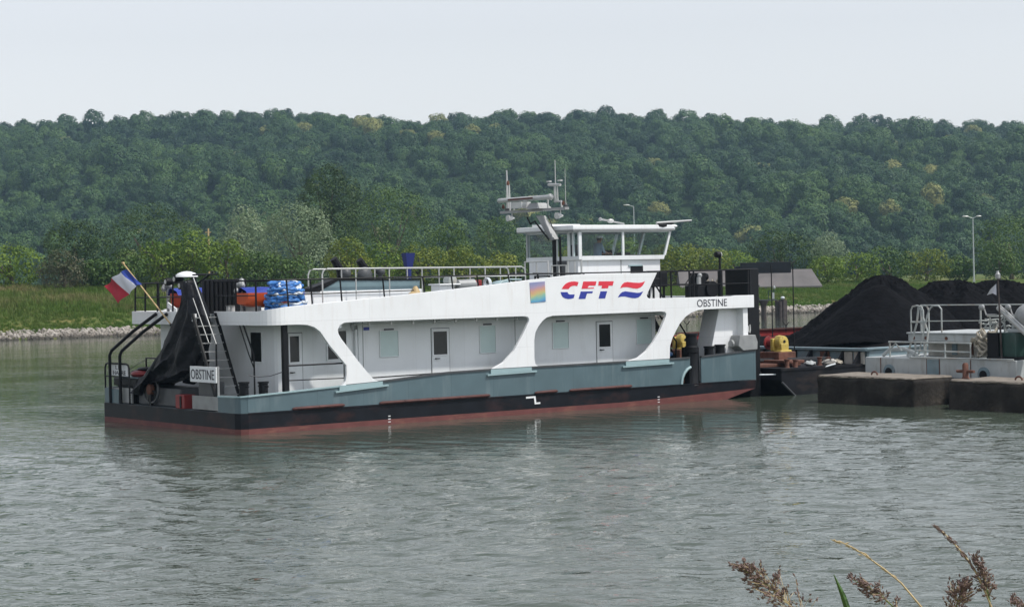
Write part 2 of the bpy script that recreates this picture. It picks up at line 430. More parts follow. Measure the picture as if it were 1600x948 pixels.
def ground_mat():
    m = bpy.data.materials.new('grass and earth'); m.use_nodes = True
    lk = m.node_tree.links; b = m.node_tree.nodes['Principled BSDF']; b.inputs['Roughness'].default_value = .9; b.inputs['Specular IOR Level'].default_value = .1
    tc = N(m, 'ShaderNodeTexCoord')
    n1 = N(m, 'ShaderNodeTexNoise'); n1.inputs['Scale'].default_value = .16; n1.inputs['Detail'].default_value = 7; n1.inputs['Roughness'].default_value = .65
    lk.new(tc.outputs['Object'], n1.inputs['Vector'])
    rp = N(m, 'ShaderNodeValToRGB'); el = rp.color_ramp.elements
    el[0].position = .36; el[0].color = (.06, .11, .018, 1); el[1].position = .66; el[1].color = (.20, .165, .065, 1)
    e = el.new(.5); e.color = (.085, .115, .03, 1)
    lk.new(n1.outputs['Fac'], rp.inputs[0]); lk.new(rp.outputs[0], b.inputs['Base Color'])
    return m
M['ground'] = ground_mat()
M['floor'] = mat('forest floor', (.022, .040, .014), .95, var=.4, scale=.3, spec=.05)
gme = np_mesh('ground', np.stack([GX, GY, GZ], -1).reshape(-1, 3), quads, [M['ground'], M['floor']], True)
gme.polygons.foreach_set('material_index', (GY.reshape(-1)[quads].mean(1) > 560).astype(np.int32)); gme.update()
g = bpy.data.objects.new('ground', gme)
COL.objects.link(g); props(g, kind='structure')
BASE['ground'] = np.zeros(3)

# near bank under the photographer
def nb_z(X, Y): return np.interp(Y, [-60, 3.5, 5.5, 16, 19, 30], [2.85, 2.85, 2.7, 0.1, -.8, -3.2]) + .05 * np.sin(X * 2.1) * np.sin(Y * 1.7)
xs, ys = np.arange(-40, 40.1, .8), np.concatenate([np.arange(-50, 0, 5), np.arange(0, 31, .6)])
BX, BY = np.meshgrid(xs, ys, indexing='ij'); BZ = nb_z(BX, BY)
ib = np.arange(BX.size).reshape(BX.shape)
qb = np.stack([ib[:-1, :-1], ib[1:, :-1], ib[1:, 1:], ib[:-1, 1:]], -1).reshape(-1, 4)
o = bpy.data.objects.new('river_bank', np_mesh('river_bank', np.stack([BX, BY, BZ], -1).reshape(-1, 3), qb, M['ground'], True))
COL.objects.link(o); props(o, kind='structure')

# water
def water_mat():
    m = bpy.data.materials.new('river water'); m.use_nodes = True
    lk = m.node_tree.links; b = m.node_tree.nodes['Principled BSDF']
    b.inputs['Base Color'].default_value = (.062, .080, .060, 1)
    b.inputs['Roughness'].default_value = .04; b.inputs['IOR'].default_value = 1.33
    tc = N(m, 'ShaderNodeTexCoord')
    def wave(scale, sx, sy, rot, detail=3, rough=.55):
        mp = N(m, 'ShaderNodeMapping'); mp.inputs['Rotation'].default_value = (0, 0, rot); mp.inputs['Scale'].default_value = (sx, sy, 1)
        lk.new(tc.outputs['Object'], mp.inputs[0])
        n = N(m, 'ShaderNodeTexNoise'); n.inputs['Scale'].default_value = scale; n.inputs['Detail'].default_value = detail; n.inputs['Roughness'].default_value = rough
        n.inputs['Distortion'].default_value = .3
        lk.new(mp.outputs[0], n.inputs['Vector']); return n.outputs['Fac']
    w1 = wave(.95, .72, 1.15, RAD(35), 2); w2 = wave(3.0, .75, 1.2, RAD(25), 3); w3 = wave(.16, .8, 1.2, RAD(20), 2)
    def mth(op, a, bb, c=None):
        n = N(m, 'ShaderNodeMath', operation=op)
        for i, x in enumerate((a, bb, c)):
            if x is None: continue
            if isinstance(x, (int, float)): n.inputs[i].default_value = x
            else: lk.new(x, n.inputs[i])
        return n.outputs[0]
    h = mth('ADD', mth('MULTIPLY', w1, .30), mth('MULTIPLY', w2, .20))
    # gusts: patches of stronger and weaker ripples; calmer in the lee of the moored boat
    gp = N(m, 'ShaderNodeMapRange'); gp.inputs[1].default_value = .35; gp.inputs[2].default_value = .65; gp.inputs[3].default_value = .55; gp.inputs[4].default_value = 1.15
    lk.new(w3, gp.inputs[0])
    mp = N(m, 'ShaderNodeMapping', vector_type='POINT'); mp.inputs['Rotation'].default_value = (0, 0, -HEAD)
    oo = Matrix.Rotation(-HEAD, 3, 'Z') @ Vector((O[0], O[1], 0)); mp.inputs['Location'].default_value = (-oo.x, -oo.y, 0)
    lk.new(tc.outputs['Object'], mp.inputs[0])
    sx = N(m, 'ShaderNodeSeparateXYZ'); lk.new(mp.outputs[0], sx.inputs[0])
    yy = mth('ADD', sx.outputs[1], mth('MULTIPLY', mth('SUBTRACT', w3, .5), 14.0))
    uu = mth('ADD', sx.outputs[0], mth('MULTIPLY', mth('SUBTRACT', w3, .5), 8.0))
    c1 = N(m, 'ShaderNodeMapRange', interpolation_type='SMOOTHSTEP'); lk.new(yy, c1.inputs[0])
    c1.inputs[1].default_value = -13; c1.inputs[2].default_value = -8; c1.inputs[3].default_value = 0; c1.inputs[4].default_value = 1
    c2 = N(m, 'ShaderNodeMapRange', interpolation_type='SMOOTHSTEP'); lk.new(uu, c2.inputs[0])
    c2.inputs[1].default_value = -4; c2.inputs[2].default_value = 0; c2.inputs[3].default_value = 0; c2.inputs[4].default_value = 1
    lee = mth('MULTIPLY', c1.outputs[0], c2.outputs[0])
    amp = mth('MULTIPLY', gp.outputs[0], mth('SUBTRACT', 1.0, mth('MULTIPLY', lee, .80)))
    h = mth('MULTIPLY', h, amp)
    bp = N(m, 'ShaderNodeBump'); bp.inputs['Strength'].default_value = 1.0; bp.inputs['Distance'].default_value = .24
    lk.new(h, bp.inputs['Height']); lk.new(bp.outputs[0], b.inputs['Normal'])
    return m
M['water'] = water_mat()
xs = np.concatenate([[-420, -200, -100, -60, -40], np.arange(-32, 34, .16), [40, 60, 100, 200, 520]])
ys = [12.0]
while ys[-1] < 480: ys.append(ys[-1] + max(.11, .11 * (ys[-1] / 40) ** 2 if ys[-1] > 40 else .11))
WX, WY = np.meshgrid(xs, np.array(ys), indexing='ij')
rw = np.random.default_rng(77)
hz = np.zeros_like(WX)
for i in range(64):                                            # short wind waves running away from the near bank
    Lw = .42 * (3.4 ** rw.uniform(0, 1)); th = RAD(54) + rw.normal() * .36; k = 2 * math.pi / Lw
    am = .036 / k * rw.uniform(.6, 1.3)
    env = .65 + .35 * np.sin(WX * rw.uniform(.1, .3) + WY * rw.uniform(-.3, .3) + rw.uniform(0, 6))
    hz += am * env * np.sin(k * (WX * math.cos(th) + WY * math.sin(th)) + rw.uniform(0, 6.28))
su = (WX - O[0]) * FX[0] + (WY - O[1]) * FX[1]; sy = (WX - O[0]) * FY[0] + (WY - O[1]) * FY[1]
wob = 2.2 * np.sin(WX * .35) + 1.5 * np.sin(WX * .13 + WY * .2)
sm = lambda a, b, x: (lambda t: t * t * (3 - 2 * t))(np.clip((x - a) / (b - a), 0, 1))
lee = sm(-14, -8, sy + wob) * sm(-7, 0, su + wob)
gust = .75 + .35 * np.sin(WX * .16 + 1.1 * np.sin(WY * .11)) * np.sin(WY * .13 + WX * .05)
hz *= (1 - .86 * lee) * gust * (1 - sm(60, 110, WY)) * (1 - sm(29, 32, np.abs(WX)))
iw = np.arange(WX.size).reshape(WX.shape)
qw = np.stack([iw[:-1, :-1], iw[1:, :-1], iw[1:, 1:], iw[:-1, 1:]], -1).reshape(-1, 4)
o = bpy.data.objects.new('water', np_mesh('water', np.stack([WX, WY, hz], -1).reshape(-1, 3), qw, M['water'], True)); COL.objects.link(o); props(o, kind='structure')

# ---------------------------------------------------------------- scatter helper (stuff only)
def scatter(name, pts, rots, scales, tints, protos, kinds):
    me = bpy.data.meshes.new(name + '_points')
    me.vertices.add(len(pts)); me.vertices.foreach_set('co', np.asarray(pts, np.float32).ravel())
    for nm, ty, arr in (('irot', 'FLOAT_VECTOR', rots), ('iscl', 'FLOAT_VECTOR', scales)):
        a = me.attributes.new(nm, ty, 'POINT'); a.data.foreach_set('vector', np.asarray(arr, np.float32).ravel())
    a = me.attributes.new('itint', 'FLOAT', 'POINT'); a.data.foreach_set('value', np.asarray(tints, np.float32))
    a = me.attributes.new('ikind', 'INT', 'POINT'); a.data.foreach_set('value', np.asarray(kinds, np.int32))
    ob = bpy.data.objects.new(name, me); COL.objects.link(ob)
    ng = bpy.data.node_groups.new(name, 'GeometryNodeTree')
    ng.interface.new_socket('Geometry', in_out='INPUT', socket_type='NodeSocketGeometry')
    ng.interface.new_socket('Geometry', in_out='OUTPUT', socket_type='NodeSocketGeometry')
    nn, lk = ng.nodes, ng.links
    gi, go = nn.new('NodeGroupInput'), nn.new('NodeGroupOutput')
    g2i = nn.new('GeometryNodeGeometryToInstance')
    for p in reversed(protos):
        oi = nn.new('GeometryNodeObjectInfo'); oi.inputs['Object'].default_value = p
        lk.new(oi.outputs['Geometry'], g2i.inputs[0])
    iop = nn.new('GeometryNodeInstanceOnPoints'); iop.inputs['Pick Instance'].default_value = True
    def na_(nm, ty):
        n = nn.new('GeometryNodeInputNamedAttribute'); n.data_type = ty; n.inputs[0].default_value = nm; return n.outputs[0]
    lk.new(gi.outputs[0], iop.inputs['Points']); lk.new(g2i.outputs[0], iop.inputs['Instance'])
    lk.new(na_('ikind', 'INT'), iop.inputs['Instance Index'])
    e2r = nn.new('FunctionNodeEulerToRotation'); lk.new(na_('irot', 'FLOAT_VECTOR'), e2r.inputs[0]); lk.new(e2r.outputs[0], iop.inputs['Rotation'])
    lk.new(na_('iscl', 'FLOAT_VECTOR'), iop.inputs['Scale'])
    lk.new(iop.outputs[0], go.inputs[0])
    md = ob.modifiers.new('scatter', 'NODES'); md.node_group = ng
    return props(ob, kind='stuff')
def proto(name, me): return bpy.data.objects.new(name, me)      # lives only as the source of a scatter

# ---------------------------------------------------------------- leaves
def leaf_cloud(lobes, n, size, r, squash=1.0, shell=(.72, 1.08), tintv=.35, flat=.45):
    """leaf-sized quads spread over the shells of many lobes: centres, radii in lobes[:, :3], lobes[:, 3]"""
    L = np.asarray(lobes, float)
    wts = L[:, 3] ** 2; wts /= wts.sum()
    k = r.choice(len(L), n * 2, p=wts)
    d = r.normal(size=(n * 2, 3)); d /= np.linalg.norm(d, axis=1)[:, None]
    rad = L[k, 3] * r.uniform(shell[0], shell[1], n * 2)
    c = L[k, :3] + d * rad[:, None] * np.array([1, 1, squash])
    keep = np.ones(len(c), bool)
    for i in range(len(L)):                        # drop leaves buried in another lobe
        dd = np.linalg.norm((c - L[i, :3]) / np.array([1, 1, squash]), axis=1)
        keep &= ~((dd < L[i, 3] * .70) & (k != i))
    c, d, k = c[keep][:n], d[keep][:n], k[keep][:n]
    n = len(c)
    nrm = d + r.normal(size=(n, 3)) * flat + np.array([0, 0, .25]); nrm /= np.linalg.norm(nrm, axis=1)[:, None]
    a = np.cross(nrm, r.normal(size=(n, 3))); a /= np.linalg.norm(a, axis=1)[:, None]
    b = np.cross(nrm, a)
    s1 = size * r.uniform(.6, 1.35, n)[:, None]; s2 = s1 * r.uniform(.45, .8, n)[:, None]
    V = np.stack([c - a * s1, c - b * s2 + nrm * s2 * .15, c + a * s1, c + b * s2 - nrm * s2 * .15], 1).reshape(-1, 3)
    F = np.arange(n * 4).reshape(-1, 4)
    lt = r.uniform(0, 1, len(L))
    tint = np.clip(.5 + (lt[k] - .5) * tintv * 2 + r.normal(size=n) * .16, 0, 1)
    return V, F, tint
def leaf_obj(name, V, F, tint, m):
    me = np_mesh(name, V, F, m)
    a = me.attributes.new('tint', 'FLOAT', 'FACE'); a.data.foreach_set('value', tint.astype(np.float32))
    return me
def lobes_for(r, R, H, n, lo=.28, hi=.5, bottom=.12, top_bias=1.0):
    """lobes filling an ellipsoidal crown of radius R, from z=bottom*H to H"""
    out = []
    hz = H * (1 - bottom) / 2; cz0 = H * bottom + hz
    for i in range(n):
        d = r.normal(size=3); d /= np.linalg.norm(d)
        q = r.uniform(.40, 1.0) ** .5
        lr = R * r.uniform(lo, hi)
        c = np.array([d[0] * (R - lr * .7) * q, d[1] * (R - lr * .7) * q, cz0 + d[2] * max(hz - lr * .6, .1) * q])
        out.append((c[0], c[1], c[2], lr))
    return np.array(out)
FOL = {
 'shrub': foliage('bright shrub leaves', (.060, .125, .010), (.170, .245, .032)),
 'yellow': foliage('yellow green shrub leaves', (.075, .125, .010), (.215, .250, .038)),
 'dark': foliage('dark tree leaves', (.016, .042, .007), (.050, .092, .015), transl=.15),
 'mid': foliage('mid green leaves', (.030, .075, .014), (.100, .165, .034), transl=.18),
 'willow': foliage('silver willow leaves', (.120, .180, .095), (.260, .325, .195)),
 'twig': foliage('grey brown twiggy shrub leaves', (.055, .075, .030), (.120, .118, .068)),
 'hill': foliage('hillside leaves', (.017, .052, .017), (.068, .140, .038), instancer=True, transl=.10),
}

# ---------------------------------------------------------------- wooded hillside (stuff: thousands of crowns that read as one mass)
hp = []
for i in range(7):
    r = np.random.default_rng(100 + i)
    R = 5.6; Hh = [10.5, 11.5, 10, 12, 11, 9.5, 12.5][i]
    L = np.r_[[[0, 0, Hh - R * .86, R * .84], [0, 0, Hh * .38, R * .8]], lobes_for(r, R * 1.02, Hh, 12 + i, .20, .34, .30)]
    V, F, t = leaf_cloud(L, 3000, .36, r, tintv=.20, flat=.16)
    hp.append(proto('hillside_tree_source', leaf_obj('hillside_tree_source', V, F, t, FOL['hill'])))
P_, r = [], np.random.default_rng(5)
yy = 600.0
while yy < 1120:
    st = 10.6 + (yy - 600) / 520 * .6
    half = yy * .40 + 60
    for x in np.arange(-half, half, st): P_.append((x + r.uniform(-5, 5), yy + r.uniform(-4.5, 4.5)))
    yy += st * .9
P_ = np.array(P_); HZs = ground_z(P_[:, 0], P_[:, 1]) - .6
scl = r.uniform(.62, 1.12, len(P_)) * np.where(r.uniform(size=len(P_)) < .10, 1.22, 1)
patch = .5 + .22 * np.sin(P_[:, 0] / 31 + 1) * np.sin(P_[:, 1] / 43 + .5) + r.normal(size=len(P_)) * .2
patch = np.clip(patch, 0, .92)
bl_ = r.uniform(size=len(P_)) < .022; patch[bl_] = 1.0; scl[bl_] = np.clip(scl[bl_], .85, 1.05)
scatter('hillside_forest', np.c_[P_, HZs], np.c_[np.zeros((len(P_), 2)), r.uniform(0, 6.28, len(P_))], np.c_[scl, scl, scl * r.uniform(.88, 1.18, len(P_))], patch, hp, r.integers(0, 7, len(P_)))

# ---------------------------------------------------------------- bank grass and stones (stuff)
def tuft(seed, n, h, w):
    r = np.random.default_rng(seed); V, F = [], []
    for i in range(n):
        a = r.uniform(0, 6.28); bx, by = r.normal(size=2) * .16
        hh = h * r.uniform(.5, 1.15); lean = r.uniform(.1, .5) * hh; ww = w * r.uniform(.7, 1.3)
        dx, dy = math.cos(a), math.sin(a); px_, py_ = -dy * ww, dx * ww
        b = len(V)
        V += [(bx - px_, by - py_, -.05), (bx + px_, by + py_, -.05), (bx + dx*lean*.45 + px_*.7, by + dy*lean*.45 + py_*.7, hh*.62), (bx + dx*lean*.45 - px_*.7, by + dy*lean*.45 - py_*.7, hh*.62),
              (bx + dx*lean + px_*.12, by + dy*lean + py_*.12, hh), (bx + dx*lean - px_*.12, by + dy*lean - py_*.12, hh)]
        F += [(b, b+1, b+2, b+3), (b+3, b+2, b+4, b+5)]
    return np.array(V), np.array(F), r.uniform(0, 1, len(F))
M['grass'] = foliage('bank grass', (.060, .095, .022), (.135, .150, .050), instancer=False)
def grass_mat():
    m = bpy.data.materials.new('bank grass blades'); m.use_nodes = True
    lk = m.node_tree.links; nd = m.node_tree.nodes; b = nd['Principled BSDF']; b.inputs['Roughness'].default_value = .7; b.inputs['Specular IOR Level'].default_value = .15
    ai = N(m, 'ShaderNodeAttribute', attribute_name='itint', attribute_type='INSTANCER')
    rp = N(m, 'ShaderNodeValToRGB'); el = rp.color_ramp.elements
    el[0].color = (.075, .150, .020, 1); el[1].color = (.27, .23, .11, 1)
    e = el.new(.4); e.color = (.115, .175, .034, 1); e = el.new(.7); e.color = (.18, .19, .07, 1)
    lk.new(ai.outputs['Fac'], rp.inputs[0]); lk.new(rp.outputs[0], b.inputs['Base Color'])
    tr = N(m, 'ShaderNodeBsdfTranslucent'); lk.new(rp.outputs[0], tr.inputs[0])
    ms = N(m, 'ShaderNodeMixShader'); ms.inputs[0].default_value = .3
    lk.new(b.outputs[0], ms.inputs[1]); lk.new(tr.outputs[0], ms.inputs[2]); lk.new(ms.outputs[0], nd['Material Output'].inputs[0])
    return m
M['blades'] = grass_mat()
gp_ = [proto('grass_tuft_source', leaf_obj('grass_tuft_source', *tuft(20 + i, 26, .55, .022), M['blades'])) for i in range(4)]
r = np.random.default_rng(9)
n = 26000
t_ = r.uniform(-22, 128, n); s2 = 1.5 + 44 * r.uniform(0, 1, n) ** 1.6
X = SH0[0] + t_ * SHE[0] + s2 * SHN[0]; Y = SH0[1] + t_ * SHE[1] + s2 * SHN[1]
dry = np.clip((s2 - 5) / 7, 0, 1) * np.clip((60 - t_) / 50, .35, 1)
tn = np.clip(.12 + .42 * dry + .26 * np.sin(X * .33) * np.sin(Y * .41 + 1) + r.normal(size=n) * .13, 0, 1)
sc = r.uniform(.5, 1.0, n) * (.55 + .75 * dry)
scatter('grass', np.c_[X, Y, ground_z(X, Y)], np.c_[np.zeros((n, 2)), r.uniform(0, 6.28, n)], np.c_[sc * 1.25, sc * 1.25, sc], tn, gp_, r.integers(0, 4, n))

def stone(seed):
    r = np.random.default_rng(seed); bm = bmesh.new(); bmesh.ops.create_icosphere(bm, subdivisions=2, radius=.5)
    ax = r.normal(size=(7, 3)); ax /= np.linalg.norm(ax, axis=1)[:, None]; cut = r.uniform(.26, .42, 7)
    for v in bm.verts:
        p = np.array(v.co)
        for a, c in zip(ax, cut):
            d = p @ a
            if d > c: p = p - a * (d - c)
        v.co = Vector(p * np.array([1.25, 1, .8]))
    me = bpy.data.meshes.new('stone_source'); bm.to_mesh(me); bm.free(); me.materials.append(M['stone']); return me
def stone_mat():
    m = bpy.data.materials.new('pale limestone'); m.use_nodes = True
    lk = m.node_tree.links; b = m.node_tree.nodes['Principled BSDF']; b.inputs['Roughness'].default_value = .9
    ai = N(m, 'ShaderNodeAttribute', attribute_name='itint', attribute_type='INSTANCER')
    rp = N(m, 'ShaderNodeValToRGB'); el = rp.color_ramp.elements
    el[0].color = (.055, .05, .04, 1); el[1].color = (.40, .37, .33, 1); e = el.new(.35); e.color = (.19, .17, .145, 1)
    lk.new(ai.outputs['Fac'], rp.inputs[0]); lk.new(rp.outputs[0], b.inputs['Base Color'])
    return m
M['stone'] = stone_mat()
sp_ = [proto('stone_source', stone(40 + i)) for i in range(5)]
n = 6500
t_ = r.uniform(-25, 125, n); s2 = r.uniform(-.5, 1.9, n)
X = SH0[0] + t_ * SHE[0] + s2 * SHN[0]; Y = SH0[1] + t_ * SHE[1] + s2 * SHN[1]
sc = r.uniform(.2, .6, n)
wet = np.clip((s2 + .1) / .8, 0, 1)
tn = np.clip(wet * r.uniform(.35, 1.0, n), 0, 1)
scatter('riprap_stones', np.c_[X, Y, ground_z(X, Y) + .02], r.uniform(0, 6.28, (n, 3)), np.c_[sc, sc, sc], tn, sp_, r.integers(0, 5, n))
# ---------------------------------------------------------------- haze
hm = bpy.data.materials.new('haze'); hm.use_nodes = True
for n_ in list(hm.node_tree.nodes):
    if n_.type != 'OUTPUT_MATERIAL': hm.node_tree.nodes.remove(n_)
pv = N(hm, 'ShaderNodeVolumePrincipled'); pv.inputs['Color'].default_value = (.52, .76, 1, 1); pv.inputs['Density'].default_value = .00016; pv.inputs['Anisotropy'].default_value = .2
hm.node_tree.links.new(pv.outputs[0], [n_ for n_ in hm.node_tree.nodes if n_.type == 'OUTPUT_MATERIAL'][0].inputs['Volume'])
hb = MB(); hb.box(-1500, 1500, -450, 1900, -4.2, 150)
o = bpy.data.objects.new('haze', hb.mesh('haze', hm)); COL.objects.link(o); props(o, kind='stuff')
# ---------------------------------------------------------------- trees and shrubs on the far side: each one a thing
def tree(nm_, cat, label, px, ytop, wpx, D, kind, seed, bottom=.1, group=None, nl=None, lo=.26, hi=.46, size=None, wide=1.0):
    r = np.random.default_rng(seed)
    top = WD(px, ytop, D); X, Y = top[0], top[1]
    zb = float(ground_z(X, Y)) - .1
    H = top[2] - zb; R = wpx / 2 * D / FPX
    nl = nl or int(20 + 5 * R)
    if nm_ != 'shrub': lo, hi = .30, .50
    L = lobes_for(r, R, H, nl, lo, hi, bottom)
    sz = size or (.085 + D * .00028)
    n = int(min(26000, max(2200, 5.0 * R * max(H, R) / sz ** 2 * .62)))
    V, F, t = leaf_cloud(L, n, sz, r, tintv=.5, flat=.24)
    # loose sprigs that break the outline
    L2 = lobes_for(r, R * 1.03, H * 1.02, nl, .10, .2, bottom)
    V2, F2, t2 = leaf_cloud(L2, n // 6, sz * .9, r, shell=(.2, 1.2), tintv=.4, flat=.6)
    V = np.r_[V, V2]; F = np.r_[F, F2 + len(F) * 4]; t = np.r_[t, t2]
    root = thing(nm_, label, cat, (X, Y, zb), 'W', group)
    tr = MB(); rr = max(.06, R * .05)
    tr.tube([(X, Y, zb - .3), (X + .05 * R, Y, zb + H * .3), (X - .04 * R, Y + .05 * R, zb + H * .62)], [rr * 1.3, rr, rr * .5], 7)
    for i in range(5):
        l = L[r.integers(0, len(L))]; h0 = zb + H * r.uniform(.12, .45)
        tr.tube([(X, Y, h0), (X + l[0] * .5, Y + l[1] * .5, (h0 + zb + l[2]) / 2), (X + l[0] * .9, Y + l[1] * .9, zb + l[2])], [rr * .6, rr * .4, rr * .15], 5)
    part(root, 'trunk', tr, M['bark'], smooth=True)
    c = bpy.data.objects.new('crown', leaf_obj('crown', V, F, t, FOL[kind])); COL.objects.link(c); c.parent = root
    return root
SH, GT = 'shrubs along the top of the far bank', 'trees behind the far bank'
TREES = [
 ('shrub', 'bright green rounded shrub at the far left edge, beyond the grassy bank', 16, 380, 104, 205, 'shrub', SH, .02),
 ('shrub', 'grey brown half bare twiggy shrub on the bank left of the flag', 98, 391, 84, 203, 'twig', SH, .02),
 ('shrub', 'low green shrub filling the gap right of the twiggy grey shrub', 152, 402, 62, 205, 'mid', SH, .02),
 ('shrub', 'green shrub rising directly behind the tip of the flag staff', 196, 388, 78, 207, 'mid', SH, .02),
 ('shrub', 'bright green shrub behind the stern lifeboats, under the broad dark tree', 252, 372, 84, 209, 'shrub', SH, .02),
 ('shrub', 'tallest bright green shrub, just left of the wooden pole', 298, 362, 92, 210, 'shrub', SH, .02),
 ('shrub', 'bright green shrub standing right at the wooden pole', 352, 374, 84, 211, 'shrub', SH, .02),
 ('shrub', 'green shrub in front of the smaller silver willow', 402, 386, 76, 212, 'mid', SH, .02),
 ('shrub', 'shadowy green shrub at the foot of the large silver willow', 455, 398, 84, 213, 'mid', SH, .02),
 ('shrub', 'yellowish shrub immediately right of the large silver willow', 545, 371, 88, 220, 'yellow', SH, .02),
 ('shrub', 'yellowish shrub left of the blue ventilation cowl', 598, 380, 80, 222, 'shrub', SH, .02),
 ('shrub', 'yellow green shrub right behind the blue ventilation cowl', 655, 375, 84, 224, 'yellow', SH, .02),
 ('shrub', 'yellow green shrub midway between blue cowl and radar mast', 722, 384, 84, 226, 'yellow', SH, .02),
 ('shrub', 'small yellow green shrub below the left end of the radar bar', 780, 394, 70, 228, 'yellow', SH, .02),
 ('shrub', 'green shrub seen just left of the wheelhouse rear window', 832, 392, 74, 229, 'mid', SH, .02),
 ('shrub', 'green shrub seen through the open wheelhouse doorway', 890, 386, 84, 231, 'yellow', SH, .02),
 ('shrub', 'green shrub seen through the side windows of the wheelhouse', 972, 372, 100, 233, 'shrub', SH, .02),
 ('shrub', 'yellow green shrub right in front of the wheelhouse bow end', 1054, 376, 84, 256, 'yellow', SH, .02),
 ('shrub', 'yellow green shrub left of the floodlight on the bow', 1102, 384, 84, 258, 'yellow', SH, .02),
 ('shrub', 'low green shrub behind the floodlight and the left end of the shed', 1148, 391, 76, 262, 'shrub', SH, .02),
 ('shrub', 'dense shrub leaning over the right end of the grey shed', 1292, 398, 72, 252, 'shrub', SH, .02),
 ('shrub', 'bright green shrub straight above the left slope of the largest coal heap', 1338, 396, 80, 258, 'shrub', SH, .02),
 ('shrub', 'tallest shrub behind the coal, above the peak of the largest heap', 1388, 384, 90, 262, 'mid', SH, .02),
 ('shrub', 'green shrub above the second coal heap', 1446, 390, 84, 266, 'yellow', SH, .02),
 ('shrub', 'small dark shrub at the foot of the right lamp post', 1497, 400, 56, 268, 'mid', SH, .02),
 ('tree', 'dark rounded tree behind the twiggy grey shrub', 116, 338, 108, 275, 'dark', GT, .05),
 ('tree', 'broad dark tree spreading wide behind the flag and stern', 240, 324, 168, 300, 'dark', GT, .05),
 ('willow_tree', 'smaller silver green willow left of the large willow', 380, 324, 86, 292, 'willow', GT, .05),
 ('willow_tree', 'large silver green willow with a broad drooping crown', 468, 312, 132, 262, 'willow', GT, .02),
 ('tree', 'tallest dark tree rising behind the large silver willow', 512, 255, 112, 330, 'dark', GT, .08),
 ('tree', 'wide mid green tree right of the tallest dark tree', 606, 288, 150, 345, 'mid', GT, .08),
 ('tree', 'small dark tree between the wide green tree and the radar mast', 700, 342, 76, 290, 'mid', GT, .05),
 ('tree', 'bluish green tree directly left of the radar mast', 775, 334, 92, 370, 'mid', GT, .05),
 ('tree', 'dark green tree behind the grey shed roof', 1220, 357, 118, 290, 'dark', GT, .05),
 ('tree', 'pale flowering tree right of the dark tree behind the shed', 1296, 362, 62, 390, 'willow', GT, .05),
 ('tree', 'big round dark tree at the right edge behind the lamp post', 1578, 342, 136, 278, 'mid', GT, .04),
 ('tree', 'lighter small tree in front of the big round dark tree', 1560, 376, 72, 268, 'mid', GT, .03),
]
for i, (nm, lab, px, yt, wp, D, k, grp, bt) in enumerate(TREES):
    tree(nm, 'shrub' if nm == 'shrub' else 'tree', lab, px, yt, wp, D, k, 300 + i, bt, grp)
# ---------------------------------------------------------------- far bank: shed, lamp posts, pole, mooring dolphin
def far_shed():
    b = WD(1185, 447, 238); zg = 2.45
    x0, x1 = 20.6, 38.0
    t = thing('shed', 'low shed with weathered grey sheet roof on the far bank, black ridge on top', 'shed', (29, 240, zg), 'W')
    Y0, zt, ze = 238.0, 4.83, 2.85
    rf = MB()
    rf.add([(x0, Y0, ze), (x1, Y0, ze - .1), (x1 - .9, Y0 + 2.6, zt), (x0, Y0 + 2.6, zt + .1), (x1, Y0 + 5.2, ze), (x0, Y0 + 5.2, ze),
            (x0, Y0, ze - .16), (x1, Y0, ze - .26), (x1, Y0 + 5.2, ze - .16), (x0, Y0 + 5.2, ze - .16)],
           [(0, 1, 2, 3), (3, 2, 4, 5), (1, 4, 2), (0, 3, 5), (0, 6, 7, 1), (1, 7, 8, 4), (4, 8, 9, 5), (5, 9, 6, 0), (6, 9, 8, 7)])
    roof = part(t, 'roof', rf, M['shedroof'])
    wl = MB(); wl.box(x0 + .4, x1 - .5, Y0 + .45, Y0 + 4.8, zg - .5, ze - .2); part(t, 'wall', wl, M['dkgrey'])
    rg = MB(); rg.box(28.3, 34.5, Y0 + 2.0, Y0 + 3.2, zt - .35, zt + .95); rg.box(27.6, 28.3, Y0 + 2.2, Y0 + 3, zt - .3, zt + .5); part(t, 'ridge_vent', rg, M['black'], bevel=.05)
far_shed()
def lamp_post(label, px, ytop, D, heads):
    tp = WD(px, ytop, D); zb = float(ground_z(tp[0], tp[1]))
    t = thing('lamp_post', label, 'lamp post', (tp[0], tp[1], zb), 'W', 'lamp posts on the far bank')
    m_ = MB(); m_.tube([(tp[0], tp[1], zb - .3), (tp[0], tp[1], zb + 1.4), (tp[0], tp[1], tp[2])], [.13, .11, .065], 8); m_.box(tp[0] - .14, tp[0] + .14, tp[1] - .14, tp[1] + .14, zb - .2, zb + .4)
    part(t, 'post', m_, M['lamp'], smooth=True)
    for s_, ln in heads:
        a = MB(); a.tube([(tp[0], tp[1], tp[2] - .1), (tp[0] + s_ * ln * .6, tp[1], tp[2] + .12)], .04, 6)
        ar = part(t, 'arm', a, M['lamp'])
        h = MB(); h.ball((tp[0] + s_ * ln, tp[1], tp[2] + .17), (ln * .48, .16, .11), 10, 6); part(ar, 'lamp_head', h, M['alu'], smooth=True)
lamp_post('grey double headed lamp post above the coal heaps on the right', 1520, 340, 262, [(-1, 1.0), (1, .8)])
lamp_post('lamp post rising behind the wheelhouse roof', 990, 322, 300, [(-1, 1.1)])
p = WD(325, 357, 232); zb = float(ground_z(p[0], p[1]))
m_ = MB(); m_.tube([(p[0], p[1], zb - .3), (p[0] + .03, p[1], p[2])], [.15, .10], 8); m_.box(p[0] - .35, p[0] + .35, p[1] - .05, p[1] + .05, p[2] - .5, p[2] - .4)
single('wooden_pole', m_, M['wood'], 'bare wooden pole standing among the bright green shrubs', 'pole', (p[0], p[1], zb), 'W', smooth=True)

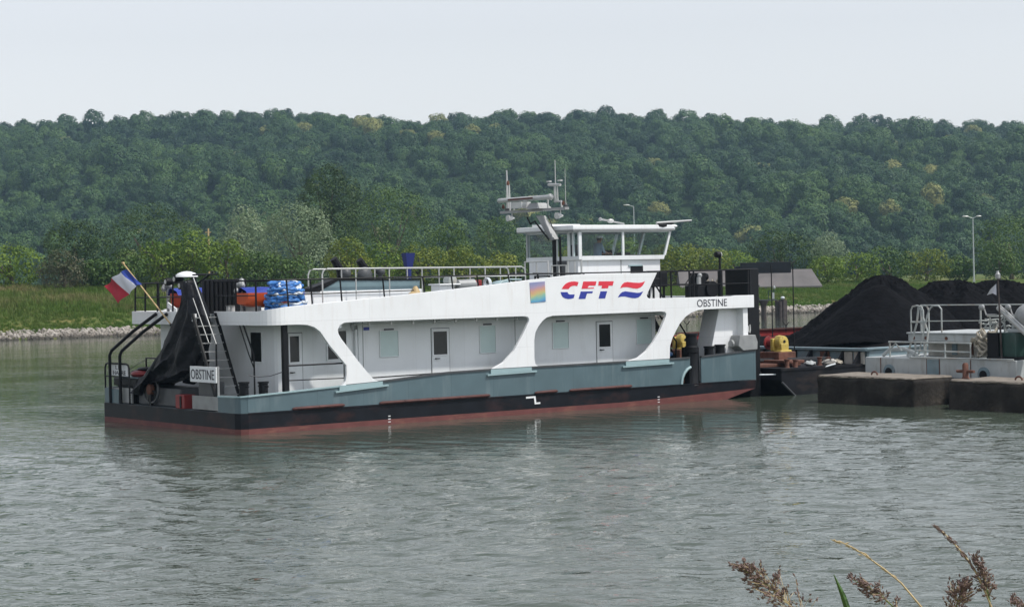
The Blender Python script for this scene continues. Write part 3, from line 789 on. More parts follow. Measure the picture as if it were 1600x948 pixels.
def dolphin():
    t = thing('mooring_dolphin', 'two dark piles joined by a footbridge standing in the water by the far bank', 'mooring dolphin', (24.6, 183.5, 0), 'W')
    a = MB(); a.tube([(23.72, 183.5, -3), (23.72, 183.5, 1.2), (23.72, 183.5, 1.45), (23.72, 183.5, 1.85)], [.26, .26, .30, .5], 10); part(t, 'pile', a, M['pile'], smooth=True)
    b = MB()
    for i, (dx, dy, h) in enumerate([(-.36, 0, 1.85), (-.1, -.2, 1.75), (.2, -.15, 1.95), (.4, .05, 1.85), (0, .3, 1.9), (.28, .35, 1.8)]):
        b.tube([(25.33 + dx, 183.4 + dy, -3), (25.33 + dx, 183.4 + dy, h)], .2, 8)
    part(t, 'pile_cluster', b, M['pile'], smooth=True)
    c = MB(); c.box(22.3, 24.95, 183.3, 183.8, 1.84, 1.95); part(t, 'footbridge', c, M['dkgrey'])
    d = MB(); d.tube([(24.7, 183.5, 1.95), (24.7, 183.5, 3.0)], .04, 6); d.tube([(24.2, 183.5, 1.95), (24.2, 183.5, 2.8)], .04, 6); d.tube([(24.2, 183.5, 2.75), (24.9, 183.5, 2.75)], .03, 5); part(t, 'handrail', d, M['green'])
    e = MB(); e.lathe((24.75, 183.5, 2.95), [(.1, 0), (.12, .15), (.05, .3)], 8); part(t, 'navigation_light', e, M['oldwhite'])
    f = MB(); f.box(24.55, 24.75, 183.45, 183.55, 2.0, 2.6); part(t, 'sign_board', f, M['oldwhite'])
    g_ = MB(); g_.ball((25.5, 183.3, 2.08), (.2, .14, .14), 8, 5); part(t, 'mooring_rope', g_, M['hosewhite'])
dolphin()
# ================================================================ THE PUSHER BOAT (frame S: u forward, y away from the viewer, z up)
LB, WB = 21.1, 9.6
boat = thing('pusher_boat', 'white and blue grey river pusher boat with black hull and red bottom, moored midstream', 'boat')
def lerp(a, b, k): return a + (b - a) * k
def plan(ub, z, zf=None):
    """closed outline of the hull at one level"""
    pts = [(0.0, WB - .3), (0.0, .3), (.09, .09), (.3, 0.0)]
    ks = np.linspace(0, 1, 24)[1:]
    pts += [(lerp(.3, ub - .25, k), 0.0) for k in ks] + [(ub, .25), (ub, WB - .25)]
    pts += [(lerp(ub - .25, .3, k), WB) for k in np.linspace(0, 1, 24)] + [(.09, WB - .09)]
    return [(p[0], p[1], (zf(p[0]) if zf else z)) for p in pts]
zb_ = lambda u: .16 if u < 15 else .16 + (u - 15) / 6.1 * .17
rows = [plan(17.4, -.65), plan(19.75, 0), plan(21.12, 0, zb_), plan(21.18, .62)]
h = MB(); n = len(rows[0]); h.v = [q for r_ in rows for q in r_]
for i in range(3):
    for j in range(n):
        h.f.append([i*n + j, i*n + (j+1) % n, (i+1)*n + (j+1) % n, (i+1)*n + j]); h.m.append(0 if i < 2 else 1)
h.f.append(list(reversed(range(n)))); h.m.append(0)
h.f.append([3*n + j for j in range(n)]); h.m.append(2)
hull = part(boat, 'hull', h, [M['hullred'], M['hullblack'], M['deckgrey']])
b = MB()                                                       # flat bar at deck edge
b.strip([(p[0], p[1]) for p in plan(21.18, 0)[3:26]], .60, .645, -.02)
part(hull, 'deck_edge_bar', b, M['hullblack'])
def btop(u): return float(np.interp(u, [-1, 0, 1.5, 3.7, 4.84, 6.04, 7.5, 9.3, 17, 18.4, 20.95], [1.1, 1.11, 1.17, 1.27, 1.31, 1.39, 1.48, 1.50, 1.51, 1.53, 1.66]))
bw = MB()
us = [.3, 1.0, 1.5, 2.6, 3.7, 4.84, 6.04, 7.0, 7.5, 8.4, 9.3, 12, 15, 17.0, 17.78]
arc = [(17.36, .64), (17.40, .85), (17.50, 1.02), (17.64, 1.15), (17.80, 1.22)]
poly = [(.3, .64)] + arc[:1] + arc[1:] + [(17.80, btop(17.8))] + [(u, btop(u)) for u in reversed(us)]
bw.puz(poly, .02, .07)
poly = [(18.32, .64), (20.95, .64), (20.95, btop(20.95)), (19.6, btop(19.6)), (18.32, btop(18.32))]
bw.puz(poly, .02, .07)
cpth = [(.02, 1.36), (.02, .33), (.11, .11), (.32, .02)]
bw.strip(cpth, .63, [1.08, 1.10, 1.11, 1.125], .05)
poly = [(.3, .64), (20.95, .64), (20.95, 1.66), (17, 1.51), (9.3, 1.5), (7.5, 1.48), (4.84, 1.31), (.3, 1.12)]
bw.puz(poly, WB - .07, WB - .02)
bw.strip([(.32, WB - .02), (.11, WB - .11), (.02, WB - .33), (.02, WB - 1.36)], .63, [1.12, 1.11, 1.1, 1.08], .05)
bulwark = part(boat, 'bulwark', bw, M['bluegrey'])
cr_ = MB()
for a, c in zip(us[:-1], us[1:]):
    if a >= 3.6: cr_.puz([(a, btop(a) - .005), (c, btop(c) - .005), (c, btop(c) + .05), (a, btop(a) + .05)], -.015, .10)
cr_.puz([(18.32, btop(18.32)), (20.95, 1.66), (20.95, 1.71), (18.32, btop(18.32) + .05)], -.015, .10)
part(bulwark, 'cap_rail', cr_, M['dkgrey'])
cl = MB()
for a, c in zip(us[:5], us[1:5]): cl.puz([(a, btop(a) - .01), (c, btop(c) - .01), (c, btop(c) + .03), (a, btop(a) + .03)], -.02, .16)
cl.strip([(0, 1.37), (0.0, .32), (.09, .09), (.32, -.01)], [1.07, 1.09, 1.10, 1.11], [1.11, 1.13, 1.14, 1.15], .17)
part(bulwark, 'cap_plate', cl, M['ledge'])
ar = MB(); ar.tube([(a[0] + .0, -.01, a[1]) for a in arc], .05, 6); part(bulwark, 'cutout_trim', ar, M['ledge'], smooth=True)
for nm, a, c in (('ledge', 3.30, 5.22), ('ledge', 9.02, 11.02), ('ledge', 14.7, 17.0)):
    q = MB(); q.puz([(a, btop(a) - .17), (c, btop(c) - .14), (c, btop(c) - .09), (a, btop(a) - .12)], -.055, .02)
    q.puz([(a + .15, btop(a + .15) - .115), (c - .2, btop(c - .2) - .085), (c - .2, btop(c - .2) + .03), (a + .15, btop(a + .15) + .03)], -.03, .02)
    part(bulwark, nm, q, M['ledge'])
for a, c in ((1.8, 3.62), (4.9, 9.12), (10.95, 11.88), (12.4, 15.1)):
    q = MB(); q.tube([(a, .0, .675), (a + .08, -.045, .685), (c - .08, -.045, .70), (c, .0, .69)], [.03, .05, .05, .03], 7)
    for k in np.arange(a + .9, c - .3, 1.05): q.ball((k, -.06, .70), .045, 7, 5)
    part(hull, 'rubbing_strip', q, M['rustred'], smooth=True)
mk = MB()
def stroke(pts, w, y=-.006):
    for p, q in zip(pts[:-1], pts[1:]):
        p, q = np.array(p, float), np.array(q, float); d = (q - p) / np.linalg.norm(q - p); nn = np.array([-d[1], d[0]]) * w / 2
        mk.puz([tuple(p - nn), tuple(q - nn), tuple(q + nn), tuple(p + nn)], y, .0)
mk.puz([(10.58,.57),(10.97,.575),(10.995,.36),(11.16,.365),(11.16,.31),(10.93,.305),(10.905,.515),(10.58,.51)], -.006, 0)
part(hull, 'load_mark', mk, M['white']); mk = MB()
for u in (5.25, 16.3):
    for z in (.08, .17, .26):
        mk = MB(); stroke([(u - .045, z), (u + .045, z)], .025); part(hull, 'draft_mark', mk, M['white'])

# main superstructure screen: one plate with the arched openings
sc_ = MB()
outer = [(1.6, 3.735), (2.2, 3.78), (3.52, 3.86), (5.0, 3.95), (6.59, 4.06), (9.08, 4.24), (10.9, 4.39), (12.0, 4.475), (12.78, 4.53), (16.34, 4.53),
 (15.89, 3.83), (15.86, 3.76), (15.89, 3.69), (15.97, 3.655), (18, 3.645), (19.9, 3.64), (19.9, 3.665), (20.9, 3.665), (20.9, 3.22), (18.5, 3.21), (18.2, 3.19),
 (17.88, 3.11), (17.6, 2.97), (17.35, 2.76), (17.15, 2.5), (16.98, 2.25), (16.87, 2.0), (16.84, 1.56), (16.84, 1.53), (14.75, 1.53), (14.92, 1.55), (15.4, 1.64), (15.79, 1.86), (16.1, 2.14), (16.39, 2.48),
 (16.71, 3.03), (16.72, 3.11), (16.66, 3.17), (16.5, 3.19), (11.75, 3.18), (11.5, 3.13), (11.32, 3.02), (11.15, 2.85), (11.02, 2.65), (10.97, 2.4), (10.96, 1.8), (11.0, 1.62), (11.12, 1.53), (9.1, 1.53),
 (9.25, 1.55), (9.7, 1.74), (10.13, 2.09), (10.54, 2.66), (10.76, 3.03), (10.77, 3.11), (10.72, 3.17), (10.58, 3.2), (4.0, 3.215), (3.68, 3.2), (3.52, 3.13), (3.45, 3.0), (3.47, 2.88), (3.56, 2.73),
 (4.16, 2.01), (4.62, 1.5), (4.78, 1.38), (4.98, 1.33), (3.36, 1.27), (3.56, 1.29), (3.68, 1.42), (3.72, 1.6), (3.72, 1.9), (3.15, 2.52), (2.82, 2.96), (2.62, 3.10), (2.38, 3.175), (2.1, 3.195), (1.6, 3.20)]
sc_.puz(outer, -.012, .10)
screen = part(boat, 'side_screen', sc_, M['white'], bevel=.012)
bd = MB()                                                      # stern band round the upper deck, open at the ladder
ua, rc = 1.0, .6
cn = [(ua + rc - rc * math.sin(t), rc - rc * math.cos(t)) for t in np.linspace(math.pi / 2, 0, 8)]
near = [(ua, 3.35), (ua, 2.0)] + cn
zt = [3.62, 3.62] + list(np.linspace(3.62, 3.735, 8))
bd.strip([(p[0], p[1] - .012) for p in near], 3.20, zt, .10)
far_ = [(2.4, WB), (1.6, WB)] + [(q[0], WB - q[1]) for q in reversed(cn)] + [(ua, 6.5), (ua, 4.95)]
bd.strip(far_, 3.20, 3.62, .10)
bd.puz([(2.4, 3.2), (20.9, 3.2), (20.9, 3.66), (2.4, 3.66)], WB - .1, WB)
bd.box(20.8, 20.9, .1, WB - .1, 3.22, 3.66)
part(boat, 'upper_band', bd, M['white'], bevel=.01)
ud = MB()
ring = [(ua + .09, 1.0)] + [(q[0] + .09, q[1] + .09) for q in cn[2:]] + [(20.8, .1), (20.8, WB - .1)] + [(q[0] + .09, WB - q[1] - .09) for q in reversed(cn[2:])] + [(ua + .09, 4.95), (1.9, 4.95), (1.9, 3.35), (ua + .09, 3.35)]
ud.puy(ring, 3.24, 3.52); part(boat, 'upper_deck', ud, M['updeck'])

# deckhouse
hs = MB(); HY0, HY1, HU0, HU1 = .9, 8.7, 1.82, 17.0
hr = [(HU0, HY1), (HU0, HY0 + .16), (HU0 + .05, HY0 + .05), (HU0 + .16, HY0), (HU1, HY0), (HU1, HY1)]
hs.puy(hr, .63, 3.235)
house = part(boat, 'deckhouse', hs, M['wall'], bevel=.008)
def house_rect(px0, py0, px1, py1, c=.9):
    a, b_ = SD(px0, py0, c), SD(px1, py1, c)
    mid = SD((px0 + px1) / 2, py0, c)
    return a[0], b_[0], b_[2], mid[2]
def window_side(px0, py0, px1, py1, name='window', glassm='darkglass', frm='wall', fw=.045, parent=None):
    u0, u1, z0, z1 = house_rect(px0, py0, px1, py1)
    f = MB()
    for bx in ((u0 - fw, u1 + fw, z1, z1 + fw), (u0 - fw, u1 + fw, z0 - fw, z0), (u0 - fw, u0, z0, z1), (u1, u1 + fw, z0, z1)):
        f.box(bx[0], bx[1], HY0 - .035, HY0 + .01, bx[2], bx[3])
    w_ = part(parent or house, name, f, M[frm], bevel=.004)
    g_ = MB(); g_.box(u0, u1, HY0 - .012, HY0 + .01, z0, z1); 
    if parent is None: part(w_, 'pane' if glassm == 'darkglass' else 'shutter', g_, M[glassm])
    else: part(parent, 'pane', g_, M[glassm])
    return u0, u1, z0, z1
for r_ in ((593, 517, 622, 556), (749, 509, 774, 550), (863, 504, 888, 543), (994, 499, 1018, 536)):
    u0, u1, z0, z1 = window_side(*r_, glassm='panel', frm='wall', fw=.02)
    q = MB(); q.box(u0 + .25 * (u1 - u0), u1 - .25 * (u1 - u0), HY0 - .05, HY0, z1 + .03, z1 + .075); part(house, 'shutter_handle', q, M['dkgrey'])
window_side(511, 517, 541, 560)
def door(px0, px1, pyt, win, hx, hy):
    u0, u1 = SD(px0, pyt, .9)[0], SD(px1, pyt, .9)[0]; z1 = SD((px0 + px1) / 2, pyt, .9)[2]
    f = MB(); f.box(u0, u1, HY0 - .022, HY0 + .01, .66, z1)
    d = part(house, 'door', f, M['wall'], bevel=.006)
    e = MB()
    for a in (u0 - .02, u1): e.box(a, a + .02, HY0 - .006, HY0 + .005, .66, z1 + .02)
    e.box(u0 - .02, u1 + .02, HY0 - .006, HY0 + .005, z1, z1 + .02); part(d, 'door_gap', e, M['dkgrey'])
    wu0, wu1, wz0, wz1 = house_rect(*win)
    g_ = MB(); g_.box(wu0, wu1, HY0 - .034, HY0 - .01, wz0, wz1); part(d, 'door_window', g_, M['darkglass'])
    fr = MB(); k = .035
    for bx in ((wu0 - k, wu1 + k, wz1, wz1 + k), (wu0 - k, wu1 + k, wz0 - k, wz0), (wu0 - k, wu0, wz0, wz1), (wu1, wu1 + k, wz0, wz1)): fr.box(bx[0], bx[1], HY0 - .045, HY0 - .02, bx[2], bx[3])
    part(d, 'window_frame', fr, M['white'])
    p = SD(hx, hy, .86); hd = MB(); hd.cyl((p[0], HY0 - .02, p[2]), (p[0], HY0 - .09, p[2]), .02); hd.tube([(p[0], HY0 - .09, p[2]), (p[0] + .13, HY0 - .09, p[2])], .017); part(d, 'handle', hd, M['black'])
door(450, 471, 520.5, (451.5, 525, 467, 565), 454, 582)
door(673.5, 701, 513, (676, 517.5, 698, 553), 681, 560)
door(931.5, 956, 502.5, (934.5, 506.5, 953, 541), 938, 546.5)
a, b_ = FC(392, 520, HU0), FC(410, 565, HU0)                    # aft window of the deckhouse
q = MB(); q.box(HU0 - .012, HU0 + .01, b_[1], a[1], b_[2], a[2] + .02); aw = MB()
for bx in ((b_[1] - .05, a[1] + .05, a[2] + .02, a[2] + .07), (b_[1] - .05, a[1] + .05, b_[2] - .05, b_[2]), (b_[1] - .05, b_[1], b_[2], a[2] + .02), (a[1], a[1] + .05, b_[2], a[2] + .02)):
    aw.box(HU0 - .03, HU0 + .01, *bx)
aw_ = part(house, 'window', aw, M['wall']); part(aw_, 'pane', q, M['darkglass'])
pp = MB()
p0, p1 = SD(556, 509, .8), SD(560, 572, .8)
pp.tube([(p0[0], .82, 3.22), (p0[0], .82, .7)], .045, 8); pp.tube([(p0[0] + .12, .84, 3.22), (p0[0] + .12, .84, .7)], .025, 6)
part(house, 'drain_pipe', pp, M['wall'], smooth=True)
el = MB(); e0, e1, e2 = SD(545, 511, .6), SD(552, 516, .6), SD(560, 512, .6)
el.tube([(e0[0], .5, 3.15), (e0[0] + .05, .5, 3.02), (e1[0], .6, 2.95), (e2[0], .7, 3.0), (e2[0], .7, 3.15)], .035, 7); part(house, 'vent_bend', el, M['greymetal'], smooth=True)
sg = MB(); a = SD(570, 513, .9); sg.box(a[0] - .05, a[0] + .16, HY0 - .012, HY0 + .01, a[2] - .06, a[2] + .04); part(house, 'notice_plate', sg, M['logoblue'])
for px in (566.5, 804.5):
    jt = MB(); u = SD(px, 512, .9)[0]; jt.box(u - .012, u + .012, HY0 - .01, HY0 + .005, .66, 3.2); part(house, 'wall_joint', jt, M['greymetal'])
for px in (699, 966):
    a = SD(px, 506 if px < 800 else 495, .5)[0]; lt = MB(); lt.box(a - .36, a + .36, .42, .56, 3.10, 3.19); part(boat, 'passage_lamp', lt, M['white'], bevel=.02)
ln = MB(); ln.tube([(4.2, .35, 3.13), (10.6, .35, 3.13)], .02, 5)
for u in np.arange(4.8, 10.6, .82): ln.box(u - .03, u + .03, .32, .38, 3.08, 3.24)
ln.tube([(12, .35, 3.13), (16.5, .35, 3.13)], .02, 5); part(boat, 'cable_conduit', ln, M['alu'])
for u in (3.6, 11.0, 16.8):
    bm_ = MB(); bm_.box(u - .05, u + .05, .10, HY0, 3.05, 3.235); part(boat, 'deck_beam', bm_, M['wall'])
# side rails, post
po = MB(); po.box(1.60, 1.75, .10, .25, 1.1, 3.22); part(boat, 'side_post', po, M['black'])
sr_ = MB()
a0, a1, b0, b1 = SD(449, 571, .12), SD(541, 567.5, .12), SD(449, 594, .12), SD(541, 590.5, .12)
sr_.tube([(a0[0], .12, 1.97), (3.74, .12, 1.97)], .028, 6); sr_.tube([(a0[0], .12, 1.53), (3.74, .12, 1.51)], .018, 5); sr_.tube([(1.72, .12, 1.15), (1.72, .12, 1.97)], .028, 6); sr_.tube([(3.72, .12, 1.3), (3.72, .12, 1.97)], .02, 6)
sr_.tube([(4.7, .12, 1.47), (7.5, .12, 1.5)], .022, 5)
part(boat, 'side_rail', sr_, M['black'], smooth=True)
ch = MB(); ch.tube([(.75, .75, 1.72), (1.0, .6, 1.66), (1.3, .4, 1.68), (1.62, .18, 1.8)], .014, 5); part(boat, 'safety_chain', ch, M['dkgrey'])

# upper deck railings
rl = MB()
path = [(15.9, .05, 4.575), (12.5, .05, 4.575), (6, .05, 4.56), (2.2, .05, 4.555), (1.72, .05, 4.555), (1.2, .3, 4.555), (1.06, .7, 4.55), (1.06, 3.3, 4.55)]
rl.tube(path, .026, 6)
def ztop(u): return float(np.interp(u, [1.6, 2.2, 3.52, 5, 6.59, 9.08, 10.9, 12.78], [3.73, 3.78, 3.86, 3.95, 4.06, 4.24, 4.39, 4.53]))
for u in (1.72, 2.55, 3.6, 5.15, 6.65, 7.75, 8.75, 10.0, 11.2): rl.tube([(u + .06, .06, ztop(u) - .02), (u, .05, 4.56)], .026, 5)
rl.tube([(1.2, .3, 4.1), (1.72, .05, 4.1), (6.3, .05, 4.14)], .018, 5)
for y in (.75, 2.0, 3.3): rl.tube([(1.06, y, 3.6), (1.06, y, 4.55)], .03, 6)
rl.tube([(1.06, .75, 4.1), (1.06, 3.3, 4.1)], .018, 5)
for z, w_ in ((4.55, .028), (4.08, .02)):
    rl.tube([(1.06, 4.95, z), (1.06, 8.9, z), (1.3, 9.4, z), (2, WB - .08, z), (7.0, WB - .08, z)], w_, 6)
for y in (4.95, 6.2, 7.3, 8.2, 8.95): rl.tube([(1.06, y + .05, 3.6), (1.06, y, 4.55)], .03, 6)
for u in (2.2, 3.8, 5.4, 7): rl.tube([(u, WB - .08, 3.6), (u, WB - .08, 4.55)], .026, 5)
part(boat, 'deck_railing', rl, M['black'], smooth=True)
br = MB()
for z, w_ in ((4.58, .028), (4.09, .02)): br.tube([(15.95, .08, z), (20.85, .08, z), (20.85, WB - .08, z), (16, WB - .08, z)], w_, 6)
for u in (16.05, 16.55, 17.05, 17.9, 18.1, 19.4, 20.8): br.tube([(u, .08, 3.6), (u, .08, 4.58)], .032, 6)
br.tube([(17.7, .08, 4.1), (18.12, .08, 4.55)], .02, 5); br.tube([(15.95, .08, 4.32), (16.6, .08, 4.32)], .025, 5)
for u in (16, 17.6, 19.2, 20.8): br.tube([(u, WB - .08, 3.6), (u, WB - .08, 4.58)], .03, 6)
part(boat, 'bow_railing', br, M['black'], smooth=True)

# walkway railings on the upper deck (white, in pairs)
wr = MB()
for y, uo in ((2.25, 4.3), (3.2, 4.35)):
    e = 12.2
    wr.tube([(uo, y, 3.55), (uo, y, 4.72), (uo + .06, y, 4.84), (uo + .18, y, 4.88), (e, y, 4.84), (e + .12, y, 4.78), (e + .16, y, 4.6), (e + .16, y, 3.55)], .025, 7)
    wr.tube([(uo, y, 4.57), (e + .16, y, 4.53)], .019, 6)
    for u in np.arange(uo + 1.25, e, 1.28): wr.tube([(u, y, 3.55), (u, y, 4.86)], .02, 6)
part(boat, 'walkway_railing', wr, M['alu'], smooth=True)
# deck casing with long side panels and a sloping black end
cs = MB(); cs.box(3.55, 8.3, 2.55, 3.1, 3.5, 4.17); casing = part(boat, 'deck_casing', cs, M['white'], bevel=.02)
q = MB(); q.puz([(4.4, 4.17), (8.25, 4.17), (8.25, 4.46), (5.1, 4.50)], 2.6, 3.05); part(casing, 'side_panel', q, M['tealglass'], bevel=.01)
q = MB(); q.puz([(3.75, 4.175), (4.38, 4.175), (5.08, 4.505), (8.25, 4.465), (8.25, 4.50), (5.0, 4.56)], 2.57, 3.08); part(casing, 'sloping_cover', q, M['black'])
q = MB(); q.box(3.6, 4.4, 2.5, 3.0, 4.17, 4.27); part(casing, 'hatch', q, M['black'])

# stern ladder
st = MB()
B0, T0 = np.array([1.60, .63]), np.array([3.22, 3.58])
for u in (.2, 1.0): st.pyz([(B0[0] - .07, B0[1]), (B0[0] + .07, B0[1]), (T0[0] + .07, T0[1]), (T0[0] - .07, T0[1])], u - .025, u + .025)
ladder = part(boat, 'stern_ladder', st, M['black'])
td = MB(); nst = 11
for i in range(nst):
    k = (i + .8) / (nst + .3); p = B0 + (T0 - B0) * k
    td.box(.2, 1.0, p[0] - .04, p[0] + .14, p[1] - .014, p[1] + .014)
part(ladder, 'tread', td, M['greymetal'])
hr_ = MB()
hr_.tube([(.2, 3.1, 4.68), (.2, 1.72, 2.66)], .02, 6); hr_.tube([(.2, 3.16, 4.05), (.2, 2.2, 2.7)], .016, 6)
part(ladder, 'handrail', hr_, M['greymetal'], smooth=True)
hb_ = MB(); hb_.tube([(.2, 1.72, 2.66), (.2, 1.76, .65)], .028, 6); hb_.tube([(1.0, .85, .65), (1.0, .85, 2.3), (1.0, 1.45, 3.2)], .026, 6); hb_.tube([(.95, 1.05, 2.3), (.95, 1.6, 3.2)], .02, 5); hb_.tube([(.95, 1.05, 2.3), (1.0, .85, 1.9)], .02, 5)
part(ladder, 'handrail_post', hb_, M['black'], smooth=True)

# stern fittings
for i, (y0, y1) in enumerate(((7.38, 8.12), (8.22, 9.05))):
    gr = MB(); gr.box(.10, .14, y0, y1, .66, 1.14)
    for z in np.arange(.69, 1.13, .06): gr.box(.085, .105, y0, y1, z, z + .035)
    part(boat, 'stern_grille', gr, M['greymetal'])
gr = MB(); gr.box(.06, .10, 1.42, 3.08, .66, 1.06)
for z in np.arange(.68, 1.05, .06): gr.box(.045, .065, 1.42, 3.08, z, z + .035)
gr.box(.04, .10, 1.38, 1.42, .64, 2.0); part(boat, 'stern_grille', gr, M['greymetal'])
fr = MB()
fr.tube([(.08, 9.35, .63), (.08, 9.35, 1.78), (.08, 9.25, 1.91), (.08, 9.1, 1.93), (.08, 7.75, 1.93), (.08, 7.6, 1.9), (.08, 7.52, 1.78), (.08, 7.52, .63)], .03, 7)
fr.tube([(.08, 9.35, 1.5), (.08, 7.52, 1.5)], .022, 6)
part(boat, 'stern_rail', fr, M['black'], smooth=True)
dv = MB()
for y0 in (8.8, 8.03):
    dv.tube([(.0, y0, .63), (.0, y0, 2.2), (.05, y0 - .06, 2.36), (.45, y0 - .85, 2.98), (.97, y0 - 1.55, 3.55)], .055, 8)
part(boat, 'boat_davit', dv, M['black'], smooth=True)
rr_ = MB(); rr_.tube([(1.0, 8.15, .63), (1.0, 8.15, 2.08), (1.0, 6.9, 2.08)], .03, 6); rr_.tube([(.1, 7.55, 1.75), (.6, 7.8, 1.95), (1.0, 8.15, 2.02)], .01, 4)
part(boat, 'inner_rail', rr_, M['black'])
wn = MB(); wn.box(.35, .95, 7.5, 9.3, 1.18, 1.44); wn.box(.4, .9, 7.7, 9.1, .63, 1.2); wt = part(boat, 'stern_locker', wn, M['black'], bevel=.03)
q = MB(); q.box(.33, .97, 7.45, 8.75, 1.445, 1.49); part(wt, 'lid', q, M['coaming'])
q = MB(); q.ball((.6, 7.75, 1.58), (.3, .5, .13), 10, 6); part(wt, 'red_cover', q, M['redpaint'], smooth=True)
q = MB(); q.ball((.75, 8.15, 1.62), (.3, .35, .1), 9, 6); q.ball((.75, 7.7, 1.74), (.25, .42, .07), 9, 6); part(wt, 'black_bundle', q, M['black'], smooth=True)
mc = MB(); mc.box(.25, 1.3, 4.25, 7.2, .63, 1.22); mc.box(.3, 1.2, 6.9, 7.35, .63, 1.0); part(boat, 'machinery_casing', mc, M['dkgrey'], bevel=.04)
rb = MB(); rb.box(.05, .45, 3.62, 4.22, .63, 1.06); part(boat, 'red_box', rb, M['redpaint'], bevel=.02)
q = MB(); q.box(.03, .05, 3.80, 3.9, .66, 1.02); part(boat, 'box_slot', q, M['black'])
pl = MB(); pl.box(.2, .55, 1.9, 2.95, .63, 1.5); part(boat, 'sign_pedestal', pl, M['dkgrey'], bevel=.03)
wp = MB(); a, b_ = FC(291, 490, .3), FC(306, 502, .3); wp.box(.27, .33, b_[1], a[1], b_[2], a[2]); part(boat, 'white_plate', wp, M['white'])
fb = MB(); fb.tube([(.2, 4.7, 3.22), (.35, 4.3, 3.2), (.5, 3.7, 3.14)], [.05, .07, .09], 7); part(boat, 'staff_socket', fb, M['black'], smooth=True)

# writing
def text_mesh(body, w_, h_, emb, name='lettering'):
    cu = bpy.data.curves.new(name, 'FONT'); cu.body = body; cu.size = 1; cu.resolution_u = 4
    ob = bpy.data.objects.new(name, cu); COL.objects.link(ob)
    dg = bpy.context.evaluated_depsgraph_get()
    me = bpy.data.meshes.new_from_object(ob.evaluated_get(dg)); bpy.data.objects.remove(ob)
    V = np.array([v.co[:] for v in me.vertices]); lo, hi = V.min(0), V.max(0)
    for v, c in zip(me.vertices, V):
        v.co = emb((c[0] - lo[0]) / (hi[0] - lo[0]) * w_, (c[1] - lo[1]) / (hi[1] - lo[1]) * h_)
    for i in range(len(me.materials)): me.materials.pop(index=0)
    return me
def letters(parent, body, w_, h_, emb, m, name='lettering'):
    me = text_mesh(body, w_, h_, emb, name); me.materials.append(M[m]); me.name = name
    o = bpy.data.objects.new(name, me); COL.objects.link(o); o.parent = parent
    s_ = o.modifiers.new('thickness', 'SOLIDIFY'); s_.thickness = .006; s_.offset = 0
    return o
a, b_ = SD(1088.5, 468, 0), SD(1135.5, 479.5, 0)
letters(screen, 'OBSTINE', b_[0] - a[0], .255, lambda x, y: (a[0] + x, -.016, 3.305 + y), 'letter')
sb = MB(); sb.box(-.02, .02, 1.37, 3.05, 1.5, 1.98); nb_ = part(boat, 'name_board', sb, M['white'], bevel=.006)
letters(nb_, 'OBSTINE', 1.50, .30, lambda x, y: (-.026, 2.98 - x, 1.59 + y), 'letter')
sb = MB(); sb.box(.115, .14, 7.72, 8.99, 1.53, 1.9); nb2 = part(boat, 'port_board', sb, M['white'])
letters(nb2, 'LE', .36, .13, lambda x, y: (.109, 8.6 - x, 1.74 + y), 'letter')
letters(nb2, 'HAVRE', .95, .14, lambda x, y: (.109, 8.8 - x, 1.56 + y), 'letter')
# company logo on the side
def logo(polys, m, name):
    q = MB()
    for pg in polys:
        pts = [SD(860 + x / 10., 420 + y / 10., 0) for x, y in pg]
        q.puz([(p[0], p[2]) for p in pts], -.019, -.010)
    part(screen, name, q, M[m])
logo([[(172,315),(195,275),(220,245),(250,222),(285,207),(320,199),(370,195),(435,205),(415,270),(375,262),(340,266),(305,283),(278,315)],
      [(510,197),(715,195),(700,262),(600,262),(580,285),(577,295),(678,291),(672,307),(482,312)],
      [(752,195),(985,193),(968,262),(905,262),(895,303),(792,306),(803,262),(742,262)]], 'logored', 'logo_letters_upper')
logo([[(155,362),(262,362),(268,380),(280,392),(300,400),(375,398),(360,455),(320,466),(270,470),(225,460),(190,440),(170,410)],
      [(470,353),(660,350),(650,380),(568,382),(540,468),(436,470)],
      [(778,351),(882,348),(850,460),(748,463)]], 'logoblue', 'logo_letters_lower')
logo([[(1088,302),(1100,270),(1120,240),(1150,214),(1200,204),(1290,214),(1380,218),(1430,211),(1475,191),(1455,230),(1435,262),(1400,292),(1350,308),(1290,304),(1240,292),(1190,284),(1130,286)]], 'logored', 'wave_upper')
logo([[(1050,446),(1068,415),(1090,385),(1120,361),(1170,350),(1260,362),(1350,374),(1395,370),(1447,348),(1428,380),(1408,415),(1370,446),(1320,458),(1270,455),(1210,442),(1160,430),(1100,432)]], 'logoblue', 'wave_lower')
q = MB(); pts = [SD(*p) for p in ((827, 441.5), (850.5, 439.5), (852, 471), (829, 473))]
q.puz([(p[0], p[2]) for p in pts], -.03, -.010); part(screen, 'rainbow_panel', q, M['holo'])

# bow: side pillars, push knees, stairs, fittings
for s_ in (0, 1):
    f = (lambda y: y) if s_ == 0 else (lambda y: WB - y)
    q = MB(); ys = sorted((f(.44), f(1.25)))
    q.puz([(18.9, .63), (20.66, .63), (20.68, 3.235), (19.62, 3.235), (19.14, 1.55)], ys[0], ys[1]); part(boat, 'bow_pillar', q, M['white'], bevel=.02)
    q = MB(); ys = sorted((f(.1), f(.44))); q.box(20.45, 20.68, ys[0], ys[1], .63, 3.235); part(boat, 'bow_web', q, M['white'])
    q = MB(); ys = sorted((f(.35), f(1.55))); q.box(20.95, 21.5, ys[0], ys[1], -.2, 4.62); q.box(21.5, 21.6, ys[0] + .1, ys[1] - .1, .0, 4.5)
    kn = part(boat, 'push_knee', q, M['black'], bevel=.03)
    rg = MB()
    for z in np.arange(.8, 4.4, .45): rg.box(21.6, 21.63, ys[0] + .1, ys[1] - .1, z, z + .06)
    part(kn, 'rung', rg, M['dkgrey'])
